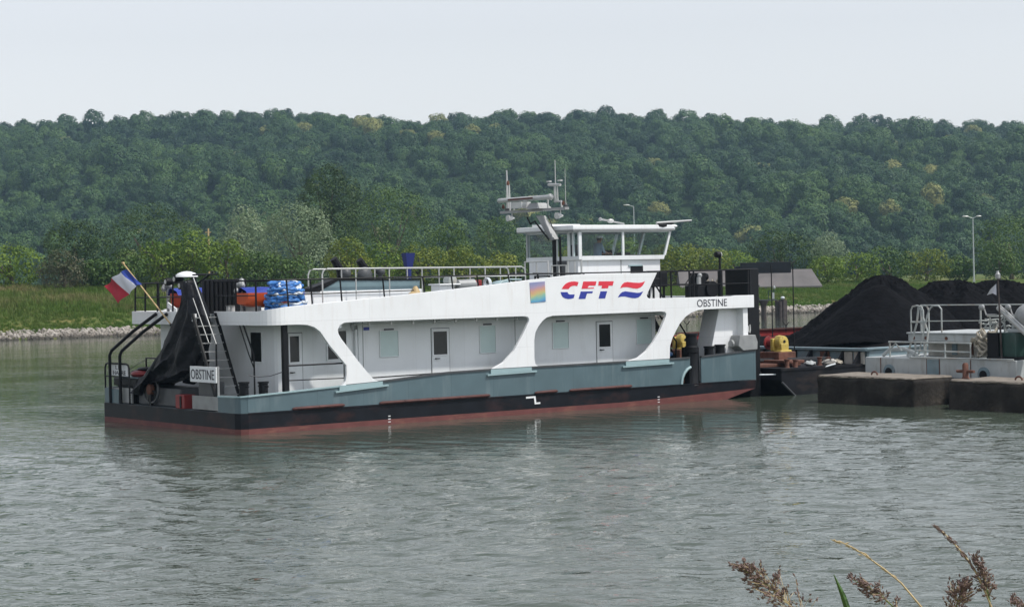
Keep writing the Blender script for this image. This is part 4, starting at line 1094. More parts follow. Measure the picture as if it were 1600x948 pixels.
hk = MB(); p = SD(1171, 513, .35); hk.tube([(20.94, .36, 2.55), (20.9, .3, 2.35), (20.93, .28, 2.3), (20.98, .3, 2.4), (20.97, .3, 2.6)], .025, 6); part(boat, 'tow_hook', hk, M['alu'], smooth=True)
fl = MB(); fl.puz([(20.06, 1.86), (20.28, 1.70), (20.98, 1.72), (21.0, 1.98), (20.9, 2.24), (20.14, 2.24)], -.06, .42); fl.cyl((20.0, .2, 1.95), (19.9, .2, 1.95), .14); fl.box(20.3, 20.8, .1, .38, .63, 1.72)
part(boat, 'mooring_winch', fl, M['greymetal'], bevel=.025)
for (u, y, z1, r_) in ((.44, .5, 1.54, .14), (1.1, .5, 1.52, .14)):
    q = MB(); q.lathe((u, y, 0), [(.19, .63), (r_, .68), (r_, z1 - .06), (r_ + .03, z1 - .05), (r_ + .03, z1)], 12); q.tube([(u, y - .3, z1 - .14), (u, y + .3, z1 - .14)], .022, 6); part(boat, 'stern_bollard', q, M['black'], smooth=True)
for (u, z1) in ((18.92, 1.90), (19.46, 1.94)):
    q = MB(); q.lathe((u, .26, 0), [(.2, .63), (.17, .7), (.17, z1 - .06), (.2, z1 - .05), (.2, z1)], 12); part(boat, 'bow_bollard', q, M['black'], smooth=True)
q = MB(); q.lathe((18.06, .22, 0), [(.26, .56), (.22, .62), (.22, 1.7), (.26, 1.72), (.26, 1.9), (.2, 1.95), (.2, 2.3), (.24, 2.32), (.24, 2.38)], 14); q.box(17.84, 18.30, .1, .5, .63, 1.9); part(boat, 'fender_roller', q, M['black'], smooth=True)
q = MB(); q.box(17.4, 17.8, .3, .8, .63, 1.1); part(boat, 'rusty_fairlead', q, M['rust'], bevel=.04)
bs = MB(); y0, y1 = 1.9, 2.7
p0, p1 = np.array([19.25, .63]), np.array([17.35, 3.5])
for y in (y0, y1): bs.puz([(p0[0] - .1, p0[1]), (p0[0] + .1, p0[1]), (p1[0] + .1, p1[1]), (p1[0] - .1, p1[1])], y - .03, y + .03)
for i in range(10):
    p = p0 + (p1 - p0) * (i + .7) / 10.5; bs.box(p[0] - .16, p[0] + .06, y0, y1, p[1] - .02, p[1] + .02)
bst = part(boat, 'bow_stairs', bs, M['black'])
q = MB()
for y in (y0, y1): q.tube([(19.55, y, 2.0), (17.75, y, 4.3)], .03, 6); q.tube([(19.45, y, .9), (19.55, y, 2.0)], .03, 6)
part(bst, 'stair_handrail', q, M['black'], smooth=True)
q = MB(); q.box(17.1, 17.9, 1.6, 3.2, .63, 1.35); q.box(17.15, 18.2, 2.0, 2.9, 1.35, 1.6); part(boat, 'bow_locker', q, M['dkgrey'], bevel=.03)
q = MB(); q.ball((17.5, 1.7, 1.72), (.4, .25, .1), 9, 6); part(boat, 'red_bundle', q, M['redpaint'], smooth=True)
q = MB(); q.ball((18.1, 1.65, 1.62), (.3, .22, .12), 9, 6); part(boat, 'blue_bundle', q, M['hoseblue'], smooth=True)
q = MB(); q.box(17.6, 17.9, 6.5, 6.8, .63, 3.235); q.box(19.6, 19.9, 4.6, 4.9, .63, 3.235); part(boat, 'deck_stanchion', q, M['black'])
# upper bow deck machinery
q = MB(); q.box(18.35, 19.1, 2.6, 3.9, 4.02, 4.56); q.tube([(18.5, 2.7, 3.52), (18.5, 2.7, 4.1)], .05, 6); q.tube([(19, 3.8, 3.52), (19, 3.8, 4.1)], .05, 6); q.tube([(18.5, 3.8, 3.52), (18.5, 3.8, 4.1)], .05, 6); q.tube([(19, 2.7, 3.52), (19, 2.7, 4.1)], .05, 6); part(boat, 'raised_locker', q, M['black'], bevel=.03)
q = MB(); q.box(19.3, 20.1, 1.2, 1.9, 3.52, 4.05); q.box(19.38, 19.8, 1.3, 1.7, 4.05, 4.5); q.cyl((19.3, 1.5, 4.35), (20.0, 1.5, 4.35), .14, n=12); q.cyl((19.95, 1.1, 3.9), (19.95, 2.2, 3.9), .3, n=14); wn_ = part(boat, 'anchor_windlass', q, M['black'], bevel=.02)
q = MB(); q.ball((19.45, 1.25, 4.4), .09, 8, 6); q.box(19.3, 19.42, 1.15, 1.25, 4.1, 4.35); part(wn_, 'gauge', q, M['greymetal'])
q = MB()
for k in range(5): q.tube([(20.25 + .08 * math.cos(a_), 1.2 + .25 * k + .02 * math.sin(2 * a_), 3.95 + .3 * math.sin(a_)) for a_ in np.linspace(0, 6.28, 10)], .03, 5)
part(boat, 'chain_coil', q, M['rope'], smooth=True)
fld = thing('floodlight', 'floodlight with round pale head on a thin black mast above the bow deck', 'floodlight', (20.3, 1.1, 3.52))
q = MB(); q.tube([(20.3, 1.1, 3.52), (20.3, 1.1, 5.05)], .045, 7); q.tube([(20.3, 1.1, 3.52), (20.3, 1.1, 4.55)], .09, 8); part(fld, 'mast', q, M['black'], smooth=True)
q = MB(); q.lathe((20.22, 1.1, 5.14), [(.03, -.14), (.11, -.1), (.12, .02), (.13, .06)], 12, 'u'); part(fld, 'housing', q, M['black'], smooth=True)
q = MB(); q.lathe((20.28, 1.1, 5.14), [(.115, 0), (.10, .06), (.05, .1)], 12, 'u'); part(fld, 'lens', q, M['alu'], smooth=True)

# wheelhouse
WY0, WY1, WU0, WU1 = 3.3, 6.42, 15.6, 19.45
wb = MB(); wb.puz([(WU0, 3.52), (WU1 + .02, 3.52), (WU1 + .02, 5.04), (WU0, 5.04)], WY0 + .12, WY1 - .12)
wh = part(boat, 'wheelhouse', wb, M['white'], bevel=.01)
fa = WU1 + .12; ft = WU1 + .42
bd_ = MB(); bd_.puz([(WU0 - .04, 5.04), (fa - .02, 5.04), (fa + .05, 5.19), (WU0 - .04, 5.19)], WY0, WY1); part(wh, 'window_band', bd_, M['wall'])
fm = MB()
um = SD(974, 380, WY0)[0]
for y in (WY0, WY1 - .07):
    for (a, c) in ((WU0 - .03, .13), (um - .045, .09)): fm.box(a, a + c, y, y + .07, 5.18, 6.1)
    fm.puz([(fa, 5.18), (fa + .09, 5.18), (ft + .09, 6.1), (ft, 6.1)], y, y + .07)
    fm.box(WU0 - .03, ft, y, y + .07, 6.04, 6.11)
for y in (4.82,): fm.puz([(fa, 5.18), (fa + .09, 5.18), (ft + .09, 6.1), (ft, 6.1)], y - .05, y + .05)
fm.box(ft, ft + .09, WY0, WY1, 6.04, 6.11)
for y in (3.62, 3.9, 4.6, WY1 - .07): fm.box(WU0 - .03, WU0 + .04, y, y + .07, 4.4 if y in (3.9, 4.6) else 5.18, 6.1)
fm.box(WU0 - .03, WU0 + .04, WY0 + .07, WY1, 6.03, 6.10)
part(wh, 'window_frame', fm, M['wall'])
def sheet(q, y, pts): q.add([(a, y, z) for a, z in pts], [tuple(range(len(pts)))])
def pane(q): part(wh, 'window', q, M['glass'])
q = MB(); sheet(q, WY0 + .03, [(WU0 + .10, 5.19), (um - .04, 5.19), (um - .04, 6.04), (WU0 + .10, 6.04)]); pane(q)
q = MB(); sheet(q, WY0 + .03, [(um + .04, 5.19), (fa, 5.19), (ft, 6.04), (um + .04, 6.04)]); pane(q)
q = MB(); sheet(q, WY1 - .03, [(WU0 + .10, 5.19), (um - .04, 5.19), (um - .04, 6.04), (WU0 + .10, 6.04)]); pane(q)
q = MB(); sheet(q, WY1 - .03, [(um + .04, 5.19), (fa, 5.19), (ft, 6.04), (um + .04, 6.04)]); pane(q)
q = MB(); q.add([(fa + .04, WY0, 5.19), (fa + .04, WY1, 5.19), (ft + .04, WY1, 6.05), (ft + .04, WY0, 6.05)], [(0, 1, 2, 3)]); pane(q)
q = MB(); q.add([(WU0, 4.67, 5.19), (WU0, WY1 - .07, 5.19), (WU0, WY1 - .07, 6.03), (WU0, 4.67, 6.03)], [(0, 1, 2, 3)]); pane(q)
q = MB(); q.add([(WU0, WY0 + .07, 5.19), (WU0, 3.62, 5.19), (WU0, 3.62, 6.03), (WU0, WY0 + .07, 6.03)], [(0, 1, 2, 3)]); pane(q)
q = MB(); q.box(WU0 - .012, WU0 + .01, 3.97, 4.6, 3.6, 5.03); part(wh, 'rear_door', q, M['dkgrey'])
rf = MB(); rf.puz([(WU0 - .38, 6.125), (ft + .2, 6.125), (ft + .06, 6.29), (WU0 - .38, 6.29)], WY0 - .12, WY1 + .12); roof = part(wh, 'roof', rf, M['white'], bevel=.03)
q = MB(); q.box(WU0 - .36, ft + .16, WY0 - .1, WY1 + .1, 6.09, 6.125); part(roof, 'soffit', q, M['greymetal'])
q = MB(); q.box(15.4, 17.0, 5.0, 5.8, 6.28, 6.38); part(roof, 'roof_hatch', q, M['white'])
vn = MB(); a, c = SD(985.5, 415.5, WY0 + .1), SD(1005, 427, WY0 + .1); vn.box(a[0], c[0], WY0 + .10, WY0 + .13, c[2] - .03, a[2]); part(wh, 'vent_opening', vn, M['black'])
vj = MB(); a = SD(973.5, 410, WY0)[0]; vj.box(a - .015, a + .015, WY0 + .105, WY0 + .13, 3.6, 5.04); part(wh, 'plate_joint', vj, M['greymetal'])
vh = MB(); a, c = SD(985, 414, WY0), SD(1006, 414, WY0); vh.box(a[0], c[0], WY0 + .07, WY0 + .13, 4.80, 4.84); part(wh, 'vent_hood', vh, M['ledge'])
cn_ = MB(); cn_.box(18.3, 19.3, 3.7, 6.1, 4.2, 5.22); cn_.box(18.0, 18.35, 3.75, 4.2, 5.0, 5.3); cn_.box(18.05, 18.2, 4.6, 5.2, 5.2, 5.42); part(wh, 'console', cn_, M['black'], bevel=.03)
fl_ = MB(); fl_.box(15.75, 19.3, WY0 + .2, WY1 - .2, 5.045, 5.055); 
hc = thing('helm_chair', 'black high backed chair inside the wheelhouse near the rear door', 'chair', (16.3, 4.1, 5.04))
q = MB(); q.box(16.1, 16.6, 3.85, 4.4, 5.1, 5.2); part(hc, 'seat', q, M['seat'], bevel=.03)
q = MB(); q.box(16.02, 16.14, 3.87, 4.38, 5.15, 5.62); part(hc, 'backrest', q, M['seat'], bevel=.05)
q = MB(); q.cyl((16.35, 4.12, 5.04), (16.35, 4.12, 5.1), .06); part(hc, 'pedestal', q, M['dkgrey'])
wr2 = MB()
for (y0, y1, z0, z1, u) in ((1.35, 2.1, 3.62, 5.04, 14.1), (2.2, 3.0, 3.55, 4.86, 14.1), (3.35, 4.7, 3.55, 5.02, 14.2)):
    wr2.tube([(u, y0, z0), (u, y0, z1), (u, y1, z1), (u, y1, z0)], .034, 6)
    wr2.tube([(u, (y0 + y1) / 2, z0), (u, (y0 + y1) / 2, z1)], .026, 6)
wr2.tube([(14.1, 1.35, 3.7), (14.1, 2.1, 3.7)], .026, 6)
part(boat, 'landing_rail', wr2, M['alu'], smooth=True)
bk = MB()
for (u, y0, y1, z) in ((12.6, 2.6, 3.4, 4.62), (13.2, 2.0, 2.8, 4.5)): bk.tube([(u, y0, 3.52), (u, y0, z), (u, y1, z), (u, y1, 3.52)], .04, 6)
bk.tube([(12.2, 1.6, 4.6), (14.4, 1.6, 4.55)], .028, 6)
for u in (12.4, 13.4, 14.4): bk.tube([(u, 1.6, 3.52), (u, 1.6, 4.6)], .03, 5)
part(boat, 'stair_railing', bk, M['black'], smooth=True)

# radar mast behind the wheelhouse
MY = 4.15; MU = 15.0
q = MB()
q.tube([(MU, 4.0, 3.52), (MU, 4.0, 5.9)], .075, 9); q.tube([(MU + .05, 3.72, 3.52), (MU + .05, 3.72, 5.9)], .045, 7)
mast = part(boat, 'radar_mast', q, M['black'], smooth=True)
am = MB()
A0 = FC(866, 374, MU); A1 = FC(845, 337, MU)
am.pyz([(A0[1] - .16, A0[2]), (A0[1] + .1, A0[2] - .05), (A1[1] + .16, A1[2]), (A1[1] - .14, A1[2])], MU - .1, MU + .1)
am.tube([(MU - .14, A0[1] - .12, A0[2] + .05), (MU - .14, A1[1] - .2, A1[2])], .03, 6)
part(mast, 'tilting_arm', am, M['greymetal'], bevel=.02)
am = MB(); am.tube([(MU - .16, A0[1] + .12, A0[2] + .0), (MU - .18, A1[1] + .12, A1[2] - .2), (MU - .18, A1[1] + .4, A1[2] - .28), (MU - .16, A1[1] + .6, A1[2] - .05)], .032, 6)
am.tube([(MU + .1, A0[1], A0[2] + .1), (MU + .1, A0[1] + .25, A0[2] + .5), (MU + .1, A0[1] + .45, A1[2])], .02, 5); part(mast, 'cable', am, M['black'], smooth=True)
def F(px, py, du=0): p = FC(px, py, MU + du); return (MU + du, p[1], p[2])
cb = MB()
a, c = F(784, 331.5), F(886, 326); cb.box(MU - .09, MU + .09, c[1], a[1], 6.84, 6.93)
cb.add([(MU - .35, F(833, 330)[1], 6.93), (MU - .35, F(851, 330)[1] , 6.93), (MU + .35, F(851, 330)[1], 6.93), (MU + .35, F(833, 330)[1], 6.93),
        (MU - .2, F(835, 322)[1], 7.14), (MU - .2, F(846, 322)[1], 7.14), (MU + .2, F(846, 322)[1], 7.14), (MU + .2, F(835, 322)[1], 7.14)], [(0,1,2,3),(4,5,6,7),(0,1,5,4),(1,2,6,5),(2,3,7,6),(3,0,4,7)])
part(mast, 'crosstree', cb, M['greymetal'])
rd = MB(); a, c = F(780.5, 313, -.2), F(860, 308.5, -.2)
za = (a[2] + c[2]) / 2
rd.tube([(MU - .2, a[1], za), (MU - .2, c[1], za)], .085, 10); rd.ball((MU - .2, a[1], za), .09, 8, 6); rd.ball((MU - .2, c[1], za), .12, 9, 7)
part(mast, 'radar_scanner', rd, M['alu'], smooth=True)
rs = MB(); rs.box(MU - .292, MU - .28, F(842, 310)[1], F(803, 310)[1], za - .03, za + .035); part(mast, 'red_stripe', rs, M['rustred'])
rg = MB(); b0 = F(821, 321, -.2); rg.box(MU - .42, MU + .02, F(829, 321)[1], F(812, 321)[1], 6.98, 7.2); rg.tube([(MU - .2, b0[1], 7.2), (MU - .2, b0[1], za)], .07, 8); rg.tube([(MU, F(803, 325)[1], 6.93), (MU, F(803, 319)[1], 7.12), (MU, F(799, 319)[1], 7.12)], .028, 5); rg.tube([(MU, F(856, 320)[1], 6.9), (MU, F(856, 313)[1], 7.25)], .035, 6)
part(mast, 'radar_gearbox', rg, M['alu'], bevel=.03)
def antenna(px, y0, y1, r_, m='alu', name='antenna'):
    a, c = F(px, y0), F(px, y1); q = MB(); q.tube([(MU, a[1], a[2]), (MU, a[1], c[2])], [r_, r_ * .5], 6); part(mast, name, q, M[m], smooth=True)
antenna(793, 328, 266, .05); antenna(796.5, 330, 288, .045, 'alu'); antenna(868.5, 316, 250, .026); antenna(866.5, 316, 290, .03); antenna(871.5, 316, 290, .03); antenna(884, 322, 263, .014)
q = MB(); a, c = F(857, 286.5), F(875.5, 286.5); q.tube([(MU, a[1], a[2] - .05), (MU, c[1], c[2] - .05)], .05, 8); q.box(MU - .05, MU + .05, F(857, 285)[1] - .12, F(857, 285)[1] + .05, a[2] + .04, a[2] + .09); q.box(MU - .05, MU + .05, F(876, 285)[1] - .05, F(876, 285)[1] + .12, a[2] + .04, a[2] + .09); part(mast, 'gps_bracket', q, M['alu'])
q = MB(); a = F(867, 315); q.tube([(MU, a[1], a[2]), (MU, F(877, 316)[1], a[2]), (MU, F(878, 324)[1], 6.92)], .04, 6); part(mast, 'antenna_foot', q, M['alu'])
for (px, py, nm, m) in ((800, 341, 'loudhailer', 'alu'), (876, 337, 'loudhailer', 'alu')):
    a = F(px, py); q = MB(); q.lathe((MU - .1, a[1], a[2]), [(.12, -.1), (.11, 0), (.05, .14), (.03, .2)], 10, 'u'); q.tube([(MU, a[1], a[2]), (MU, a[1], 6.85)], .02, 5); part(mast, nm, q, M[m], smooth=True)
    q = MB(); q.ball((MU - .14, a[1] + .09, a[2] - .01), .06, 7, 5); part(mast, 'signal_lamp', q, M['rust'])
for (px, py) in ((788, 323), (882, 317), (795.5, 286)):
    a = F(px, py); q = MB(); q.lathe((MU - .05, a[1], a[2]), [(.05, -.08), (.055, 0), (.03, .08)], 8); part(mast, 'signal_lamp', q, M['rust'])
q = MB(); a = F(884, 320); q.lathe((MU, a[1], a[2] - .1), [(.06, 0), (.07, .1), (.03, .16)], 8); a = F(794, 326); q.box(MU - .08, MU + .08, a[1] - .12, a[1] + .1, 6.93, 7.02); part(mast, 'lamp_base', q, M['dkgrey'])
# fittings on the roof
q = MB(); a, c = SD(938, 342.5, 4.2), SD(975, 348.5, 4.2); q.tube([(a[0], 4.2, a[2]), (c[0], 4.2, 6.36)], .035, 6); q.ball((a[0], 4.2, a[2]), .07, 7, 5); part(roof, 'folded_mast', q, M['greymetal'])
q = MB(); q.ball((SD(954, 345, 4.2)[0], 4.2, 6.47), (.16, .1, .08), 8, 5); part(roof, 'horn', q, M['alu'])
q = MB(); a, c = SD(1026, 352, WY0), SD(1083, 348.5, WY0); q.tube([(a[0], WY0, 6.36), (c[0], WY0 + .1, 6.46)], [.05, .035], 7); part(roof, 'boat_hook', q, M['alu'])
q = MB(); q.ball((a[0] + .2, WY0 - .05, 6.27), (.28, .12, .09), 8, 5); q.box(a[0] + .3, a[0] + .8, WY0 - .05, WY0 + .1, 6.28, 6.36); part(roof, 'searchlight_bracket', q, M['black'])
q = MB(); q.ball((SD(1051, 355.5, WY0)[0], WY0, 6.24), (.22, .12, .07), 10, 6); part(roof, 'searchlight', q, M['white'], smooth=True)

# ventilation fittings on the far side of the upper deck
q = MB(); a = SD(638, 407, 7.5); q.add([(a[0] - .2, 7.35, 5.44), (a[0] + .2, 7.35, 5.44), (a[0] + .2, 7.65, 5.44), (a[0] - .2, 7.65, 5.44), (a[0] - .11, 7.4, 4.9), (a[0] + .11, 7.4, 4.9), (a[0] + .11, 7.6, 4.9), (a[0] - .11, 7.6, 4.9)], [(0,1,2,3),(7,6,5,4),(0,4,5,1),(1,5,6,2),(2,6,7,3),(3,7,4,0)])
q.cyl((a[0], 7.5, 3.52), (a[0], 7.5, 4.92), .10); part(boat, 'blue_ventilator', q, M['navy'])
for (px0, py0, px1, py1) in ((521, 404, 533, 424), (561, 406, 571, 420)):
    a, c = SD(px0, py0, 6.5), SD(px1, py1, 6.5); q = MB(); q.tube([(a[0], 6.5, a[2]), (c[0], 6.5, c[2]), (c[0], 6.5, 3.52)], [.13, .16, .16], 9); part(boat, 'black_exhaust', q, M['black'], smooth=True)
q = MB()
for px, py, r_ in ((570, 430, .3), (540, 427, .2), (594, 424, .16)):
    a = SD(px, py, 6.2); q.ball((a[0], 6.2, a[2]), (r_, .2, r_), 10, 7); q.tube([(a[0], 6.2, a[2]), (a[0], 6.2, 3.52)], .08, 6)
part(boat, 'ventilator', q, M['dkgrey'], smooth=True)
# ================================================================ THINGS ON THE BOAT
# flag on its wooden staff
flag = thing('flag', 'French tricolour flag on a slanting wooden staff at the stern', 'flag', (.2, 4.65, 3.2))
q = MB(); q.tube([(.2, 4.75, 3.27), (.2, 8.0, 5.21)], [.026, .02], 7); q.ball((.2, 8.0, 5.22), .045, 8, 6); q.box(.17, .23, 8.0, 8.1, 5.22, 5.27); part(flag, 'staff', q, M['wood'], smooth=True)
A, B_, C_, D_ = FC(198, 421, .2), FC(221, 443.5, .2), FC(192, 473, .2), FC(168, 446, .2)
q = MB(); ns, ntv = 24, 14; vv = []
for i in range(ns + 1):
    s_ = i / ns; f = float(np.interp(s_, [0, .333, .667, 1], [0, .13, .56, 1]))
    for j in range(ntv + 1):
        t = j / ntv; p = (A * (1 - t) + B_ * t) * (1 - f) + (D_ * (1 - t) + C_ * t) * f
        du = -.12 * math.sin(min(s_ * 3, 1.57)) + .06 * math.sin(s_ * 9 + t * 2.2) * s_ + .03 * math.sin(s_ * 17 - t * 4)
        vv.append((p[0] + du, p[1], p[2] + .02 * math.sin(s_ * 12 + t * 5)))
for i in range(ns):
    q.mi = 0 if i < 8 else (1 if i < 16 else 2)
    for j in range(ntv): q.f.append([i*(ntv+1)+j, (i+1)*(ntv+1)+j, (i+1)*(ntv+1)+j+1, i*(ntv+1)+j+1]); q.m.append(q.mi)
q.v = vv
part(flag, 'cloth', q.mesh('cloth', [M['flagblue'], M['flagwhite'], M['flagred']], base_of(flag), True, fix=False), None)

# tarpaulin draped over the stern frame
prof = [(4.50, 3.75, 4.45), (4.2, 3.5, 4.35), (3.9, 3.3, 4.35), (3.5, 3.05, 4.75), (3.1, 3.05, 5.15), (2.7, 3.15, 5.5), (2.35, 3.3, 5.8), (2.1, 3.38, 6.05), (1.85, 3.45, 6.5), (1.6, 3.6, 7.0), (1.35, 3.85, 7.55), (1.1, 4.1, 7.95), (.9, 4.3, 8.0)]
q = MB(); nn_ = 72; vv = []
for k, (z, ya, yb) in enumerate(prof):
    for j in range(nn_):
        a = 2 * math.pi * j / nn_; c = (ya + yb) / 2; hy = (yb - ya) / 2; hu = .22 + .33 * min(1, k / 7)
        fold = 1 + (.10 + .16 * k / 12) * math.sin(a * 7 + k * .35 + 1.7 * math.sin(k * .5)) + .09 * math.sin(a * 13 + k * 1.3) + .05 * math.sin(a * 23 - k * 2.1)
        zz = z + (.05 * math.sin(a * 5 + 1) + .07 * math.sin(a * 3 + 2) if k >= 10 else .05 * math.sin(a * 4 + k)) + (max(0, k - 8) * .13 * (1 if math.cos(a) > -.25 else .1))
        vv.append((.55 + hu * math.sin(a) * fold, c - hy * math.cos(a) * (1 + .07 * math.sin(a * 9 + k * 1.7)), zz))
q.v = vv
for k in range(len(prof) - 1):
    for j in range(nn_): q.f.append([k*nn_+j, k*nn_+(j+1) % nn_, (k+1)*nn_+(j+1) % nn_, (k+1)*nn_+j]); q.m.append(0)
q.f.append(list(reversed(range(nn_)))); q.m.append(0)
single('tarpaulin', q, M['tarp'], 'black tarpaulin draped from a tall frame over the stern machinery, folds hanging to the deck', 'tarpaulin', (.55, 5.2, .7), smooth=True)
wl_ = thing('winch_wheel', 'dark winch wheel with a rusty hub half hidden under the black tarpaulin', 'winch', (.12, 6.0, .63))
q = MB(); q.tube([(.14, 6.1 + .55 * math.cos(a), 1.15 + .42 * math.sin(a)) for a in np.linspace(0, 6.28, 25)[:-1]], .04, 6, True); part(wl_, 'rim', q, M['dkgrey'], smooth=True)
q = MB()
for a in (.3, 1.87, 3.44, 5.0): q.tube([(.13, 6.1, 1.15), (.13, 6.1 + .55 * math.cos(a), 1.15 + .42 * math.sin(a))], .035, 5)
part(wl_, 'spoke', q, M['black'])
q = MB(); q.lathe((.08, 6.1, 1.15), [(.05, -.06), (.17, -.02), (.19, .1)], 12, 'u'); part(wl_, 'hub', q, M['rust'], smooth=True)
q = MB(); q.box(.1, .2, 6.03, 6.17, .63, 1.1); part(wl_, 'pedestal', q, M['black'])

# lamp cluster on top of the stern frame
lc_ = thing('lamp_cluster', 'cluster of black deck lamps under a white dome on top of the stern frame', 'lamp cluster', (.8, 4.6, 4.5))
q = MB(); q.lathe((.8, 4.72, 4.72), [(.36, 0), (.345, .06), (.27, .12), (.14, .165), (.02, .18)], 16); part(lc_, 'dome', q, M['white'], smooth=True)
q = MB(); q.tube([(.8, 4.2, 3.5), (.8, 4.2, 4.72)], .07, 7); q.tube([(.8, 4.0, 4.5), (.8, 5.6, 4.6)], .05, 6); q.tube([(.8, 4.0, 4.5), (.9, 3.1, 4.86)], .03, 5); q.tube([(.8, 2.7, 4.78), (.8, 4.3, 4.78)], .03, 5); part(lc_, 'frame', q, M['black'])
for y, z in ((5.5, 4.58), (4.9, 4.66), (4.55, 4.45), (4.05, 4.5)):
    q = MB(); q.lathe((.45, y, z), [(.13, 0), (.13, .12), (.09, .25), (.04, .32)], 10, 'u'); lm_ = part(lc_, 'lamp', q, M['black'], smooth=True)
    q = MB(); q.lathe((.435, y, z), [(.075, 0), (.07, .02)], 10, 'u'); part(lm_, 'lens', q, M['alu'])
# black screen panel on the upper deck
q = MB(); q.box(2.15, 2.6, 4.1, 6.3, 3.52, 4.63)
for y in np.arange(4.25, 6.3, .3): q.box(2.12, 2.15, y, y + .05, 3.6, 4.6)
part(boat, 'black_louvre_casing', q, M['black'], bevel=.02)
q = MB()
for y in (3.6, 3.85): q.lathe((1.8, y, 3.52), [(.1, 0), (.08, .05), (.08, .25), (.11, .27)], 10)
part(boat, 'deck_vent', q, M['alu'], smooth=True)

def lifeboat(label, u0, u1, yc, hw, z0, z1, hullm):
    t = thing('lifeboat', label, 'lifeboat', (u0, yc, 3.52), group='small orange lifeboats on the upper deck')
    q = MB(); nu, nv = 14, 13; vv = []
    for i in range(nu):
        k = i / (nu - 1); u = u0 + (u1 - u0) * k
        w_ = hw * (1 - (1 - min(1, k / .35)) ** 2.2 * .8) if hullm == 'orange_shaded' else hw * (1 - (1 - min(1, k / .2)) ** 2 * .25)
        w_ *= 1 - .3 * max(0, (k - .75) / .25) ** 2
        for j in range(nv):
            a = math.pi * j / (nv - 1); c, s_ = math.cos(a), math.sin(a)
            pw = .95 if hullm == 'orange_shaded' else .5
            vv.append((u, yc + w_ * math.copysign(abs(c) ** pw, c), z1 - (z1 - z0) * (abs(s_) ** (1.0 if hullm == 'orange_shaded' else .6)) * (1 - .25 * (1 - min(1, k / .3)) ** 2)))
    q.v = vv
    for i in range(nu - 1):
        for j in range(nv - 1): q.f.append([i*nv+j, (i+1)*nv+j, (i+1)*nv+j+1, i*nv+j+1]); q.m.append(0)
    q.f.append(list(range(nv))); q.m.append(0); q.f.append([(nu-1)*nv + j for j in reversed(range(nv))]); q.m.append(0)
    part(t, 'hull', q, M[hullm], smooth=True)
    q = MB(); vv = []
    for i in range(nu):
        k = i / (nu - 1); u = u0 + .03 + (u1 - u0 - .06) * k; w_ = hw * (.55 + .45 * min(1, k / .25))
        for j in range(9):
            b_ = -1 + 2 * j / 8; vv.append((u, yc + w_ * 1.02 * b_, z1 - .02 + .20 * (1 - b_ ** 4) * (.75 + .25 * math.sin(k * 7 + b_ * 2)) - (.05 if abs(b_) == 1 else 0)))
    q.v = vv
    for i in range(nu - 1):
        for j in range(8): q.f.append([i*9+j, (i+1)*9+j, (i+1)*9+j+1, i*9+j+1]); q.m.append(0)
    part(t, 'cover', q, M['bluecover'], smooth=True)
    q = MB()
    for u in (u0 + .4, u1 - .4): q.box(u - .06, u + .06, yc - hw * .7, yc + hw * .7, 3.52, z0 + .1)
    part(t, 'cradle', q, M['alu'])
lifeboat('orange lifeboat coloured in shade tones with blue cover and pointed bow, behind the flag staff', 1.6, 4.2, 7.35, .68, 3.64, 4.2, 'orange_shaded')
lifeboat('bright orange tub shaped lifeboat with blue cover, between black casing and blue hose', 1.25, 3.2, 1.98, .55, 3.72, 4.18, 'orange')
q = MB(); a = FC(265, 487, 1.3); q.box(1.25, 1.3, a[1] - .55, a[1] + .05, 3.72, 3.9); q.v = [(v[0], v[1], v[2] + (v[1] - a[1]) * .35) for v in q.v]
single('white_board', q, M['white'], 'small tilted white board leaning at the stern rail below the shade toned orange lifeboat', 'board', (1.3, a[1], 3.6))
def grey_bundle(label, u, y, z):
    q = MB(); r = np.random.default_rng(int(y * 10))
    for i in range(7): q.ball((u + r.normal() * .06, y + r.normal() * .12, z + r.normal() * .10), (.09, .10, .10), 8, 6)
    q.tube([(u, y, 3.52), (u, y, z)], .05, 6)
    single('outboard_motor', q, M['greymetal'], label, 'outboard motor', (u, y, 3.52), smooth=True, group='small outboard motors on the lifeboats')
grey_bundle('grey outboard motor standing above the shade toned orange lifeboat', 1.75, 7.95, 4.42)
grey_bundle('grey outboard motor standing above the bright orange lifeboat', 1.45, 2.35, 4.46)

# heap of blue hose
hh = thing('hose_heap', 'tall heap of light blue hose with white coil on top at the deck edge', 'hose', (2.1, .8, 3.7))
r = np.random.default_rng(31)
for k in range(9):
    z = 3.70 + .070 * k; R_ = .60 - .015 * k + .03 * (k % 2); cu_, cy_ = 2.12 + r.normal() * .05, .80 + r.normal() * .04
    q = MB(); ph = r.uniform(0, 6, 3)
    pts = [(cu_ + (R_ + .05 * math.sin(3 * a + ph[0]) + .03 * math.sin(7 * a + ph[1])) * math.cos(a), cy_ + (R_ * .9 + .05 * math.sin(4 * a + ph[1])) * math.sin(a), z + .035 * math.sin(2 * a + ph[2]) + .02 * math.sin(9 * a)) for a in np.linspace(0, 6.283, 41)[:-1]]
    q.tube(pts, [.046 + .014 * math.sin(i * 1.9 + k) + .008 * math.sin(i * 3.7) for i in range(40)], 8, True); part(hh, 'coil', q, M['hoseblue' if k not in (2, 6) else 'hosewhite'], smooth=True)
q = MB()
for k in range(3): q.tube([(2.16 + (.36 - .06 * k) * math.cos(a), .62 + .10 * math.sin(a) + .05 * k, 4.36 + (.17 - .03 * k) * math.sin(a) + .02 * k) for a in np.linspace(0, 6.283, 33)[:-1]], .05, 8, True)
part(hh, 'coil', q, M['hosewhite'], label='white coil of hose on top', smooth=True)
q = MB()
